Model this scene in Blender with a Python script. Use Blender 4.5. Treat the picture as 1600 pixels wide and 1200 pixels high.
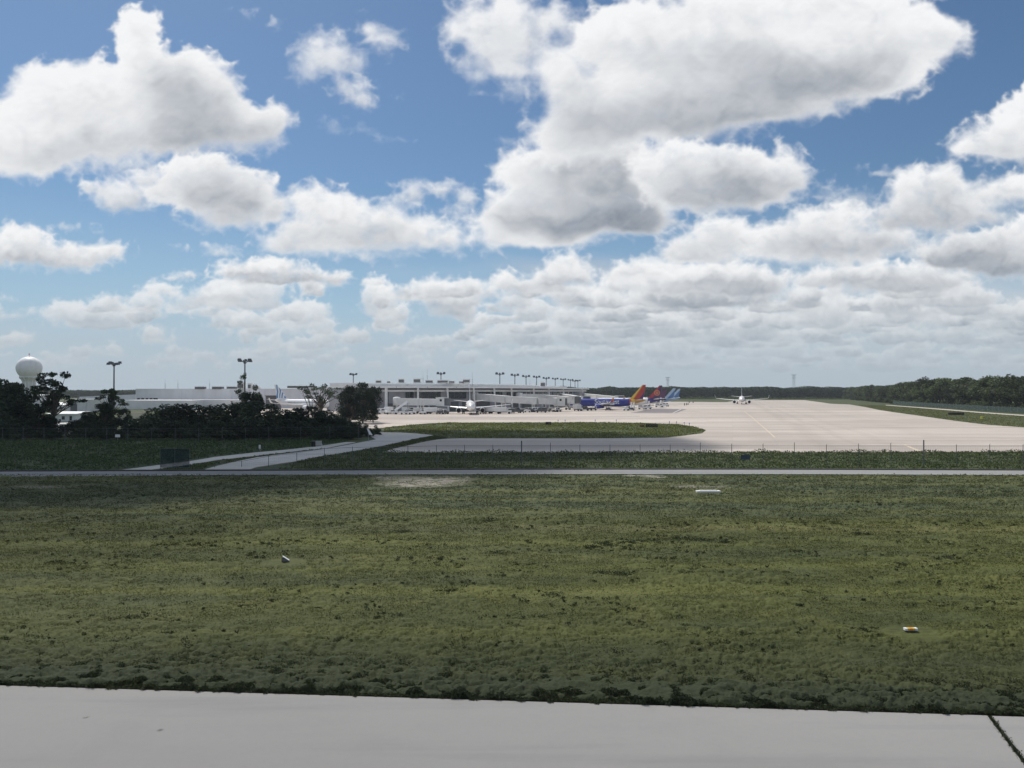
import bpy, bmesh, math, random
import numpy as np
from mathutils import Vector, Matrix

# ------------------------------------------------------------------ camera, sun, exposure
scene = bpy.context.scene
for o in list(bpy.data.objects): bpy.data.objects.remove(o)
COL = scene.collection
EYE = 9.4                                    # eye height: a window seat of a wide-body on the taxiway
cam_d = bpy.data.cameras.new("camera"); cam = bpy.data.objects.new("camera", cam_d); COL.objects.link(cam)
cam.location = (0, 0, EYE); cam.rotation_euler = (math.radians(90.52), 0, 0)
cam_d.sensor_width = 36; cam_d.lens = 27.2; cam_d.clip_start = .1; cam_d.clip_end = 20000
scene.camera = cam
scene.render.resolution_x = 1024; scene.render.resolution_y = 768
scene.view_settings.view_transform = 'Standard'; scene.view_settings.look = 'None'
scene.view_settings.exposure = 0.0; scene.view_settings.gamma = 1.0
SUN_EL, SUN_AZ = math.radians(54), math.radians(-34)      # azimuth from +Y, negative to the left
sun_d = bpy.data.lights.new("sun", 'SUN'); sun_d.energy = 3.9; sun_d.angle = math.radians(.53); sun_d.color = (1, .955, .89)
sun = bpy.data.objects.new("sun", sun_d); COL.objects.link(sun)
SUNV = Vector((math.sin(SUN_AZ)*math.cos(SUN_EL), math.cos(SUN_AZ)*math.cos(SUN_EL), math.sin(SUN_EL)))
sun.rotation_euler = SUNV.to_track_quat('Z', 'Y').to_euler(); sun.location = (-60, 80, 200)

# ------------------------------------------------------------------ sky: cloud cover drawn by direction
HAZE = 0.00010
SKY_S = 0.75                       # texels per photo-pixel-sized angle
SKY_W, SKY_H = 1950, 840
def perlin(x, y, seed):
    r = np.random.RandomState(seed); n = 256
    ang = (r.rand(n, n) * 2 * np.pi).astype(np.float32)
    gx, gy = np.cos(ang), np.sin(ang)
    xi = np.floor(x).astype(np.int32); yi = np.floor(y).astype(np.int32)
    xf = (x - xi).astype(np.float32); yf = (y - yi).astype(np.float32)
    u = xf*xf*xf*(xf*(xf*6-15)+10); v = yf*yf*yf*(yf*(yf*6-15)+10)
    def g(ix, iy, dx, dy):
        a = (ix & 255); b = (iy & 255)
        return gx[b, a]*dx + gy[b, a]*dy
    n00 = g(xi, yi, xf, yf); n10 = g(xi+1, yi, xf-1, yf)
    n01 = g(xi, yi+1, xf, yf-1); n11 = g(xi+1, yi+1, xf-1, yf-1)
    a = n00+(n10-n00)*u; b = n01+(n11-n01)*u
    return (a+(b-a)*v)*1.5
def fbm(x, y, octv, seed, gain=.5, bill=False):
    s = 0; a = 1; t = 0
    for k in range(octv):
        n = perlin(x*2**k+k*17.3, y*2**k+k*9.1, seed+k)
        s = s + a*(np.abs(n)*2-.55 if bill else n); t += a; a *= gain
    return s/t
def sst(a, b, x):
    t = np.clip((x-a)/(b-a), 0, 1); return t*t*(3-2*t)
# clouds, each: (noise scale, wispiness 0..1, opacity, [puffs (x, y, rx, ry)], [grey patches (x, y, rx, ry, strength)])
CLOUDS = [
 (1.0,.1,1,[(75,160,85,72),(130,150,90,66),(213,42,34,38),(208,90,38,60),(235,120,60,60),(300,130,62,62),(335,160,55,62),(275,200,120,56),(385,205,62,42),(425,188,36,34),(60,225,105,55),(160,215,110,46),(-30,210,90,70),(30,255,70,28)],
  [(300,200,90,44,.5),(240,235,110,22,.35),(370,220,70,26,.4),(265,130,26,50,.35),(300,160,50,30,.25),(100,250,90,16,.18)]),
 (.8,.15,1,[(325,295,75,58),(385,310,62,50),(285,268,45,32),(355,345,70,18),(250,300,40,30),(430,325,22,26)],[(340,310,80,40,.5),(380,330,60,22,.35)]),
 (.6,.45,.9,[(190,305,62,32),(150,290,30,16),(225,280,40,24),(130,290,16,10)],[(200,325,60,14,.1)]),
 (.5,.9,.6,[(190,255,60,26),(225,262,40,20)],[]),
 (.6,.3,1,[(25,380,62,34),(70,398,70,26),(110,408,60,20),(172,392,38,18),(140,398,30,16),(-20,395,60,30)],[(40,408,90,12,.25)]),
 (.4,.8,.7,[(105,355,34,10),(150,360,14,6)],[]),
 (.8,.75,.85,[(500,70,42,36),(525,90,44,34),(480,100,36,34),(545,105,28,26),(600,58,38,30),(575,40,20,16)],[]),
 (.6,.75,.8,[(550,140,36,24),(565,155,26,20),(530,125,24,18)],[]),
 (.5,.95,.5,[(518,195,26,14),(610,216,26,9),(560,205,16,8),(620,153,8,6),(380,18,22,8),(430,35,12,14)],[]),
 (.8,.35,1,[(480,315,44,34),(520,335,54,46),(570,350,60,42),(610,345,52,38),(650,365,52,38),(700,372,38,32),(460,368,56,34),(545,385,130,24),(430,385,40,16)],
  [(510,370,80,26,.32),(600,385,90,18,.2),(680,395,40,10,.15)]),
 (.6,.75,.8,[(645,298,30,26),(690,295,44,18),(725,310,30,22),(700,330,36,14),(620,310,18,14)],[]),
 (.5,.25,1,[(375,424,56,22),(430,420,50,22),(480,432,58,18),(525,436,22,14),(410,440,70,8)],[(420,438,80,10,.45),(490,444,50,7,.3)]),
 (.35,.8,.7,[(340,392,34,12),(320,382,16,8),(350,398,26,8),(278,384,14,6)],[]),
 (.35,.6,.8,[(280,432,26,10),(262,437,20,6),(298,430,12,8)],[]),
 (.4,.4,.9,[(580,440,22,11),(592,444,16,7)],[]),
 (1.0,.5,.95,[(740,35,56,52),(790,40,66,60),(830,60,44,50),(760,85,56,40),(860,30,34,40),(800,105,40,24)],[(790,90,70,30,.12)]),
 (.9,.95,.55,[(860,90,40,60),(800,140,50,24),(880,40,40,40),(795,222,16,14),(740,120,30,24)],[]),
 (1.2,.15,1,[(935,60,50,52),(885,130,60,75),(990,55,62,58),(1040,70,80,60),(1100,55,70,55),(1170,60,90,62),(1270,70,100,70),(1360,60,90,62),(1430,60,80,58),(1480,50,42,44),(1300,120,120,48),(1180,140,120,50),(1060,150,120,62),(960,170,110,62),(870,215,60,50),(940,225,90,44),(1060,190,130,36),(1200,170,110,28),(1390,120,60,34),(1150,10,200,50),(1320,10,150,40)],
  [(1200,130,120,36,.65),(1290,120,90,34,.5),(1060,185,140,30,.4),(1330,150,70,18,.35),(930,190,80,50,.3),(1170,190,110,16,.4),(1050,120,60,40,.15)]),
 (1.0,.2,1,[(820,275,58,48),(855,300,44,44),(800,330,56,40),(850,350,90,34),(780,365,60,30),(900,340,90,34),(960,345,100,28),(1000,350,60,20),(930,290,90,50),(990,280,60,44),(840,375,90,20),(1020,320,50,40),(900,245,60,34),(975,240,70,30),(860,255,50,36)],
  [(930,285,66,44,.6),(900,345,100,20,.55),(980,350,95,18,.6),(960,310,66,36,.5),(1020,342,40,16,.4),(965,250,60,28,.4),(870,340,60,16,.3)]),
 (.8,.25,1,[(1020,265,50,40),(1070,250,60,42),(1120,265,66,48),(1180,275,66,44),(1228,262,34,46),(1110,310,100,34),(1190,305,60,26),(1245,280,34,18),(1050,300,55,34)],
  [(1120,290,85,28,.5),(1180,300,60,24,.4),(1080,312,70,20,.4)]),
 (.6,.85,.6,[(1255,275,34,14),(1300,300,30,16),(1390,268,34,12),(1335,315,44,24),(1370,272,16,8)],[]),
 (.9,.15,1,[(1560,215,70,38),(1600,195,60,48),(1640,180,70,60),(1510,232,36,20),(1600,235,70,24)],[(1590,235,80,16,.15)]),
 (.8,.45,1,[(1440,300,58,50),(1480,290,44,40),(1410,340,60,40),(1480,340,70,40),(1550,295,60,26),(1590,290,50,26),(1540,340,70,30),(1380,345,50,30),(1640,300,60,40)],
  [(1470,330,80,34,.3),(1520,350,70,26,.25),(1430,360,90,24,.3)]),
 (.7,.4,1,[(1260,350,60,32),(1320,340,50,30),(1230,380,80,32),(1310,375,90,34),(1390,380,80,34),(1180,380,50,30),(1290,405,120,24)],
  [(1280,385,120,20,.3),(1350,395,90,18,.3),(1400,370,60,20,.2)]),
 (.7,.35,1,[(1120,365,60,34),(1075,385,56,28),(1160,375,50,28),(1110,405,80,18),(1060,400,40,18)],[(1120,385,70,18,.25),(1090,405,60,10,.2)]),
 (.6,.25,1,[(1560,390,60,40),(1500,390,60,30),(1600,370,40,40),(1610,410,60,30),(1540,420,110,20),(1460,400,50,22)],[(1510,395,70,24,.5),(1480,415,90,14,.45),(1570,420,60,12,.35)]),
 (.6,.3,1,[(1110,430,70,24),(1160,435,60,26),(1060,440,60,22),(1200,440,40,22),(1120,455,110,14),(1010,430,30,22),(1020,445,50,18)],[(1130,448,80,14,.35),(1190,455,60,10,.3)]),
 (.6,.3,1,[(1370,425,60,24),(1430,430,70,26),(1310,430,50,22),(1480,440,60,22),(1380,450,120,14),(1260,435,40,22)],[(1400,445,100,14,.4),(1320,452,70,9,.3)]),
 (.55,.25,1,[(880,415,42,28),(905,430,34,24),(850,436,40,18),(800,448,50,14),(788,438,26,18),(870,455,70,10)],[(900,448,40,12,.35),(840,455,60,8,.2)]),
 (.5,.3,1,[(970,425,34,20),(955,445,30,16),(985,448,40,14),(1000,420,20,16)],[(970,456,40,6,.2)]),
 (.45,.3,.95,[(655,452,46,17),(625,458,34,13),(690,462,30,10),(640,468,60,6)],[(660,464,50,6,.2)]),
 (.45,.45,.85,[(350,482,52,12),(310,487,48,8),(395,470,26,11),(270,490,24,6),(350,494,50,5)],[(350,490,50,5,.15)]),
 (.35,.6,.75,[(60,488,44,8),(85,482,24,7),(20,494,30,5),(127,484,20,8),(10,466,16,6),(206,495,14,4),(0,496,30,5)],[]),
 (.8,.3,1,[(-150,130,80,50),(-230,320,110,46),(-170,300,60,40),(-320,200,100,50),(-260,170,60,40)],[(-230,335,90,20,.3),(-320,215,90,20,.3)]),
 (.9,.3,1,[(1800,380,140,46),(1740,360,80,40),(1900,160,120,60),(1980,190,90,50),(1980,370,140,50),(1830,200,70,40)],[(1830,400,140,20,.35),(1920,190,100,24,.4)]),
 (1.2,.25,1,[(300,-120,120,50),(380,-90,60,30),(700,-140,140,60),(800,-110,70,30),(1150,-110,180,50),(1250,-130,120,50),(1650,-80,130,44),(-60,-100,110,46),(480,-260,180,56),(1300,-270,220,60),(2000,-130,140,70),(-380,-170,150,60),(900,-330,190,50),(-120,-300,120,40),(1750,-300,160,60)],
  [(320,-105,100,24,.4),(720,-120,120,26,.4),(1180,-95,160,24,.45),(1300,-250,200,26,.4)]),
]
def _auto_clouds():
    r = np.random.RandomState(11); out = []
    for row in range(11):
        py = 458+row*11.6+r.uniform(-2, 2); L = (611-py)/153.
        n = int(15+row*3.8)
        for k in range(n):
            x = -560+(k+r.rand())*2700/n
            left = .25+.75*sst(180, 430, x) if py < 505 else (.5+.5*sst(200, 450, x) if py < 535 else .9)
            right = .6+.4*sst(650, 1000, x)
            if r.rand() > left*right: continue
            big_ = r.rand() < .18
            w = r.uniform(40, 84)*(.35+.65*L)*(1.25 if x > 950 else 1); h = r.uniform(13, 27)*(.22+.78*L)*(1.15 if x > 950 else 1)*(1.45 if big_ else 1); w *= 1.2 if big_ else r.uniform(.6, 1.05)
            puffs = [(x+r.uniform(-.8, .8)*w, py-r.uniform(0, .8)*h, w*r.uniform(.3, .6), h*r.uniform(.55, 1.0)) for q in range(5)]
            puffs.append((x, py+h*.3, w*1.1, h*.35))
            g = r.uniform(.2, .8)*(1 if x > 700 else .5)
            out.append((py, (.2+.36*L, r.uniform(.2, .5), r.uniform(.8, 1), puffs, [(x+r.uniform(-.2, .2)*w, py+h*.4, w*1.1, h*.55, g)])))
    return out
def make_sky(seed=5):
    """cloud cover alpha and brightness over the window"""
    A = np.zeros((SKY_H, SKY_W), np.float32); B = np.ones((SKY_H, SKY_W), np.float32)
    allc = [(max(p[1] for p in c[3]), c) for c in CLOUDS]+_auto_clouds()
    allc.sort(key=lambda t: -t[0])
    j, i = np.meshgrid(np.arange(SKY_W, dtype=np.float32), np.arange(SKY_H, dtype=np.float32))
    px = 800+(j-SKY_W/2)/SKY_S; py = 635-(SKY_H-1-i)/SKY_S
    n0 = fbm(px/170, py/48, 5, 211, .55)
    A[:] = (.78*sst(560, 980, px+n0*150)*sst(395, 470, py+n0*40)+.45*(1-sst(560, 980, px))*sst(470, 560, py+n0*30))*(.75+.5*np.clip(n0, -.5, .5))
    B[:] = .74-.22*np.clip(n0, -.6, .6)
    for n, (_, (s, wisp, op, puffs, grey)) in enumerate(allc):
        m = 60*s
        bx0 = min(p[0]-p[2] for p in puffs)-m; bx1 = max(p[0]+p[2] for p in puffs)+m
        by0 = min(p[1]-p[3] for p in puffs)-m; by1 = max(p[1]+p[3] for p in puffs)+m
        x0 = max(0, int((bx0-800)*SKY_S+SKY_W/2)); x1 = min(SKY_W, int((bx1-800)*SKY_S+SKY_W/2))
        y0 = max(0, int(SKY_H-1-(635-by0)*SKY_S)); y1 = min(SKY_H, int(SKY_H-1-(635-by1)*SKY_S))
        if x1-x0 < 4 or y1-y0 < 3: continue
        j, i = np.meshgrid(np.arange(x0, x1, dtype=np.float32), np.arange(y0, y1, dtype=np.float32))
        px = 800+(j-SKY_W/2)/SKY_S; py = 635-(SKY_H-1-i)/SKY_S
        ox = (n*37.7) % 211; oy = (n*53.1) % 197
        qx = px/(s*95)+ox; qy = py/(s*80)+oy
        w1 = fbm(qx*1.1, qy*1.1, 4, 101, .5); w2 = fbm(qx*1.1+5.5, qy*1.1+8.1, 4, 121, .5)
        wx = px+w1*19*s; wy = py+w2*15*s
        acc = 0; fill = 0
        for (cx, cy, rx, ry) in puffs:
            r = np.sqrt(((wx-cx)/rx)**2+((wy-cy)/ry)**2)
            acc = acc+np.exp(np.clip((1-r)*min(rx, ry)/(6.0*s), -30, 30)); fill = fill+np.exp(-r*r*1.3)
        f = np.log(acc+1e-9)*6.0*s                      # smooth union, in pixels inside the outline
        f = np.maximum(f, (fill-.62)*34*s)

        bl = fbm(qx*2.1, qy*2.1, 6, 141, .52, True)
        fb = fbm(qx*2.0+3, qy*2.0+1, 6, 161, .52)
        big = fbm(qx*.9+13, qy*.9+31, 2, 191, .5)
        d = f - (bl*(22+6*wisp)*s - fb*(6+30*wisp)*s)/(1+np.clip(f, 0, None)/(26*s))
        ragged = sst(-.25, .35, big)                     # some stretches of the outline are crisp, others dissolve
        side = sst(-.5, 1.0, (py-(by0+by1)/2)/(by1-by0)*2+.3*big)         # bases dissolve more than tops
        a = sst(-2*s, (7+10*ragged+20*side+38*wisp)*s, d)
        a = np.maximum(a, sst(10*s, 30*s, f)*(1-.6*wisp))
        a = a*op*(1-.5*wisp*sst(.0, .5, -fb))
        deep = sst(0, (50 if s > .62 else 34)*s, f*.5+d*.5)
        # every puff is bright on top and greyer towards its base; the foremost puff of a spot shows
        num = 0; den = 0
        lx = px+w1*18*s+fb*5*s; ly = py+w2*14*s+bl*10*s
        for (cx, cy, rx, ry) in puffs:
            sx = (lx-cx)/rx; sy = (ly-cy)/ry
            r2 = sx*sx+sy*sy
            wgt = np.exp(-r2*2.2)*(1+.02*(cy-by0)/s)
            num = num+wgt*sst(-.75, 1.15, sy+.25*sx); den = den+wgt
        pb = num/np.maximum(den, 1e-4)
        b = 1-(.03+(.22 if s > .62 else .34)*pb)*(.3+.7*deep)
        gsum = 0
        gx_ = px+w1*34*s+fb*5*s; gy_ = py+w2*26*s+bl*5*s
        for (cx, cy, rx, ry, g) in grey:
            r2 = ((gx_-cx)/(rx*1.22))**2+((gy_-cy)/(ry*1.28))**2
            gsum = gsum+g*np.exp(-r2*1.0)
        b = b-(1-np.exp(-gsum*1.3))*(.3+.7*deep)*.56
        lobe = np.abs(perlin(qx*1.25+3.3+w1*.5, qy*1.45+1.7+w2*.5, 201))*2+np.abs(perlin(qx*2.6+9.3+w1, qy*2.9+4.7+w2, 203))
        b = b+.055*(sst(0, .9, lobe)-.6)*deep
        gy0, gx0 = np.gradient(bl)
        rel = np.clip((gy0+.35*gx0)*(-16*s), -1, 1)
        b = b + rel*.022*(1-.5*deep) - .03*np.clip(bl, -.5, .8)*deep - .05*np.clip(big, -.3, .6)*deep
        S = A[y0:y1, x0:x1]; T = B[y0:y1, x0:x1]
        na = a+S*(1-a)
        T[:] = np.where(na > 1e-4, (b*a+T*S*(1-a))/np.maximum(na, 1e-4), 1); S[:] = na
    return A, B


def build_world():
    A, B = make_sky()
    img = bpy.data.images.new("cloud_cover", SKY_W, SKY_H, alpha=False, float_buffer=True)
    img.colorspace_settings.name = 'Non-Color'
    buf = np.zeros((SKY_H, SKY_W, 4), np.float32); buf[..., 0] = A[::-1]; buf[..., 1] = B[::-1]; buf[..., 3] = 1
    img.pixels.foreach_set(buf.ravel()); img.update(); img.pack()
    w = bpy.data.worlds.new("World"); scene.world = w; w.use_nodes = True
    nt = w.node_tree; nt.nodes.clear()
    N = lambda t: nt.nodes.new(t)
    def L(a, b): nt.links.new(a, b)
    def M(op, a, b=None, c=None, clamp=False):
        n = N('ShaderNodeMath'); n.operation = op; n.use_clamp = clamp
        for k, v in enumerate((a, b, c)):
            if v is None: continue
            if isinstance(v, (int, float)): n.inputs[k].default_value = v
            else: L(v, n.inputs[k])
        return n.outputs[0]
    def MR(v, a, b, c, d, smooth=True):
        n = N('ShaderNodeMapRange'); n.interpolation_type = 'SMOOTHSTEP' if smooth else 'LINEAR'
        L(v, n.inputs[0])
        for k, x in enumerate((a, b, c, d)): n.inputs[k+1].default_value = x
        return n.outputs[0]
    def MX(f, a, b, mode='MIX'):
        n = N('ShaderNodeMix'); n.data_type = 'RGBA'; n.blend_type = mode
        if isinstance(f, (int, float)): n.inputs[0].default_value = f
        else: L(f, n.inputs[0])
        for k, v in ((6, a), (7, b)):
            if isinstance(v, tuple): n.inputs[k].default_value = (*v, 1)
            else: L(v, n.inputs[k])
        return n.outputs[2]
    tc = N('ShaderNodeTexCoord'); sp = N('ShaderNodeSeparateXYZ'); L(tc.outputs['Generated'], sp.inputs[0])
    x, y, z = sp.outputs
    ys = M('MAXIMUM', y, .05)
    u = M('DIVIDE', x, ys); v = M('DIVIDE', z, ys)
    U = M('MULTIPLY_ADD', u, 1209*SKY_S/SKY_W, .5); V = M('MULTIPLY_ADD', v, 1209*SKY_S/SKY_H, 24*SKY_S/SKY_H)
    cb = N('ShaderNodeCombineXYZ'); L(U, cb.inputs[0]); L(V, cb.inputs[1])
    im = N('ShaderNodeTexImage'); im.image = img; im.extension = 'EXTEND'; im.interpolation = 'Cubic'; L(cb.outputs[0], im.inputs[0])
    si = N('ShaderNodeSeparateColor'); L(im.outputs[0], si.inputs[0])
    # round the edge of the window the cover goes over into a broken noise layer
    inside = M('MULTIPLY', MR(M('ABSOLUTE', M('SUBTRACT', U, .5)), .44, .5, 1, 0), M('MULTIPLY', MR(V, .93, 1, 1, 0), MR(y, .3, .5, 0, 1)))
    no = N('ShaderNodeTexNoise'); no.inputs['Scale'].default_value = 3.2; no.inputs['Detail'].default_value = 6; no.inputs['Roughness'].default_value = .55
    mp = N('ShaderNodeMapping'); mp.inputs['Scale'].default_value = (1, 1, 2.2); L(tc.outputs['Generated'], mp.inputs[0]); L(mp.outputs[0], no.inputs[0])
    wild = MR(no.outputs[0], .49, .6, 0, 1)
    al = M('ADD', M('MULTIPLY', si.outputs[0], inside), M('MULTIPLY', wild, M('SUBTRACT', 1, inside)))
    br = M('ADD', M('MULTIPLY', si.outputs[1], inside), M('MULTIPLY', MR(no.outputs[0], .55, .75, 1, .7), M('SUBTRACT', 1, inside)))
    sky = N('ShaderNodeTexSky'); sky.sky_type = 'NISHITA'; sky.sun_disc = False; sky.sun_elevation = SUN_EL; sky.sun_rotation = SUN_AZ
    sky.altitude = 0; sky.air_density = 1.0; sky.dust_density = .6; sky.ozone_density = 1.6
    K = 10.0                                     # the Background strength is 0.1
    lin = lambda c: tuple(((q/255+.055)/1.055)**2.4 if q > 10 else q/255/12.92 for q in c)
    kk = lambda c: tuple(K*q for q in lin(c))
    skyc = MX(1.0, sky.outputs[0], SKY_TINT, 'MULTIPLY')
    cloud = MX(MR(br, .30, .97, 0, 1, False), kk((126, 136, 150)), kk((246, 247, 248)))
    hz = MR(z, 0, .16, 1, 0)
    cloud = MX(M('MULTIPLY', hz, .5), cloud, kk((178, 190, 199)))
    low = MR(z, 0, .26, .85, 0)
    skyc = MX(low, skyc, kk((170, 198, 219)))
    col = MX(al, skyc, cloud)
    veil = MR(z, -.01, .13, .78, 0)
    col = MX(veil, col, kk((174, 188, 197)))
    # below the horizon the sheet of ground continues
    col = MX(MR(z, -.03, -.005, 1, 0), col, kk((90, 96, 80)))
    bg = N('ShaderNodeBackground'); bg.inputs[1].default_value = .1; L(col, bg.inputs[0])
    out = N('ShaderNodeOutputWorld'); L(bg.outputs[0], out.inputs[0])
    w.cycles.sampling_method = 'MANUAL'; w.cycles.sample_map_resolution = 1024
SKY_TINT = (.52, .66, .76)
build_world()
rnd = random.Random(7)

# ------------------------------------------------------------------ helpers
F = 1209.0; HY = 611.0
def G(px, py, z=0.0):
    """point of the ground (height z) that the photograph shows at px, py"""
    d = (EYE-z)*F/(py-HY); return Vector(((px-800)/F*d, d, z))
def W(px, d, z=0.0): return Vector(((px-800)/F*d, d, z))
def Z(py, d): return EYE-(py-HY)*d/F
def tag(o, label=None, cat=None, group=None, kind=None):
    if label: o['label'] = label
    if cat: o['category'] = cat
    if group: o['group'] = group
    if kind: o['kind'] = kind
    return o
def empty(name, loc=(0, 0, 0), rz=0, label=None, cat=None, group=None):
    o = bpy.data.objects.new(name, None); COL.objects.link(o); o.location = loc; o.rotation_euler = (0, 0, rz)
    o.empty_display_size = .5
    return tag(o, label, cat, group)
def kids(o): return [c for c in bpy.data.objects if c.parent == o]
def copy_tree(o, parent=None, ch=None):
    if ch is None: ch = {}; [ch.setdefault(c.parent, []).append(c) for c in bpy.data.objects if c.parent]
    c = o.copy(); COL.objects.link(c); c.parent = parent
    for k in ch.get(o, ()): copy_tree(k, c, ch)
    return c
class MB:
    """collects shapes; build() links them as one mesh object"""
    def __init__(s): s.v = []; s.f = []; s.m = []; s.sm = []
    def add(s, vs, fs, mi=0, smooth=False):
        b = len(s.v); s.v += [tuple(v) for v in vs]; s.f += [tuple(b+i for i in f) for f in fs]; s.m += [mi]*len(fs); s.sm += [smooth]*len(fs); return s
    def box(s, c, d, rz=0, mi=0, taper=1.0):
        x, y, z = [q/2 for q in d]; cr, sr = math.cos(rz), math.sin(rz); vs = []
        for sz in (-1, 1):
            t = taper if sz > 0 else 1
            for sx, sy in ((-1, -1), (1, -1), (1, 1), (-1, 1)):
                a, b = sx*x*t, sy*y*t
                vs.append((c[0]+a*cr-b*sr, c[1]+a*sr+b*cr, c[2]+sz*z))
        return s.add(vs, [(3, 2, 1, 0), (4, 5, 6, 7), (0, 1, 5, 4), (1, 2, 6, 5), (2, 3, 7, 6), (3, 0, 4, 7)], mi)
    def wall(s, p, q, z0, z1, th, mi=0, z1b=None, off=0):
        """upright slab between ground points p and q, thickness th to the side away from the camera"""
        p = Vector(p[:2]); q = Vector(q[:2]); n = Vector((-(q-p).y, (q-p).x)).normalized()
        a, b = p+n*off, q+n*off; c, d = b+n*th, a+n*th; zb = z1 if z1b is None else z1b
        vs = [(a.x, a.y, z0), (b.x, b.y, z0), (c.x, c.y, z0), (d.x, d.y, z0), (a.x, a.y, z1), (b.x, b.y, zb), (c.x, c.y, zb), (d.x, d.y, z1)]
        return s.add(vs, [(3, 2, 1, 0), (4, 5, 6, 7), (0, 1, 5, 4), (1, 2, 6, 5), (2, 3, 7, 6), (3, 0, 4, 7)], mi)
    def tube(s, p, q, r0, r1=None, n=8, mi=0, cap=True, smooth=True):
        r1 = r0 if r1 is None else r1; p = Vector(p); q = Vector(q); d = (q-p).normalized()
        a = d.cross(Vector((0, 0, 1)) if abs(d.z) < .95 else Vector((1, 0, 0))).normalized(); b = d.cross(a)
        vs = [];
        for c, r in ((p, r0), (q, r1)):
            for k in range(n):
                t = 2*math.pi*k/n; vs.append(c+a*math.cos(t)*r+b*math.sin(t)*r)
        s.add(vs, [(k, (k+1) % n, n+(k+1) % n, n+k) for k in range(n)], mi, smooth)
        if cap: s.add(vs, [tuple(range(n-1, -1, -1)), tuple(range(n, 2*n))], mi)
        return s
    def rings(s, rs, mi=0, cap=True, smooth=True):
        n = len(rs[0]); vs = [p for r in rs for p in r]; fs = []
        for i in range(len(rs)-1):
            for k in range(n): fs.append((i*n+k, i*n+(k+1) % n, (i+1)*n+(k+1) % n, (i+1)*n+k))
        if cap: fs += [tuple(range(n-1, -1, -1)), tuple((len(rs)-1)*n+k for k in range(n))]
        return s.add(vs, fs, mi, smooth)
    def lathe(s, prof, c=(0, 0, 0), n=20, mi=0, cap=True):
        return s.rings([[(c[0]+r*math.cos(2*math.pi*k/n), c[1]+r*math.sin(2*math.pi*k/n), c[2]+z) for k in range(n)] for r, z in prof], mi, cap)
    def sheet(s, pts, z, mi=0): return s.add([(p[0], p[1], z) for p in pts], [tuple(range(len(pts)))], mi)
    def prism(s, pts, z0, z1, mi=0):
        n = len(pts); vs = [(p[0], p[1], z0) for p in pts]+[(p[0], p[1], z1) for p in pts]
        return s.add(vs, [tuple(range(n-1, -1, -1)), tuple(range(n, 2*n))]+[(k, (k+1) % n, n+(k+1) % n, n+k) for k in range(n)], mi)
    def mesh(s, name, mats):
        me = bpy.data.meshes.new(name); me.from_pydata(s.v, [], s.f)
        for m in (mats if isinstance(mats, (list, tuple)) else [mats]): me.materials.append(m)
        me.polygons.foreach_set('material_index', s.m); me.polygons.foreach_set('use_smooth', s.sm)
        bm = bmesh.new(); bm.from_mesh(me); bmesh.ops.recalc_face_normals(bm, faces=bm.faces); bm.to_mesh(me); bm.free()
        me.update(); return me
    def build(s, name, mats, parent=None, loc=None, rz=0):
        o = bpy.data.objects.new(name, s.mesh(name, mats)); COL.objects.link(o)
        if parent: o.parent = parent
        if loc is not None: o.location = loc; o.rotation_euler = (0, 0, rz)
        return o
def np_mesh(name, verts, nper, mats, tint=None):
    """verts (n*nper, 3): n separate faces of nper corners each; tint: one value per face kept as a colour attribute"""
    n = len(verts)//nper; me = bpy.data.meshes.new(name)
    me.vertices.add(n*nper); me.vertices.foreach_set('co', np.ascontiguousarray(verts, np.float32).ravel())
    me.loops.add(n*nper); me.loops.foreach_set('vertex_index', np.arange(n*nper, dtype=np.int32))
    me.polygons.add(n); me.polygons.foreach_set('loop_start', np.arange(n, dtype=np.int32)*nper)
    if tint is not None:
        at = me.attributes.new('tint', 'FLOAT', 'FACE'); at.data.foreach_set('value', np.ascontiguousarray(tint, np.float32))
    for m in mats: me.materials.append(m)
    me.update(calc_edges=True); me.validate(); return me

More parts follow.
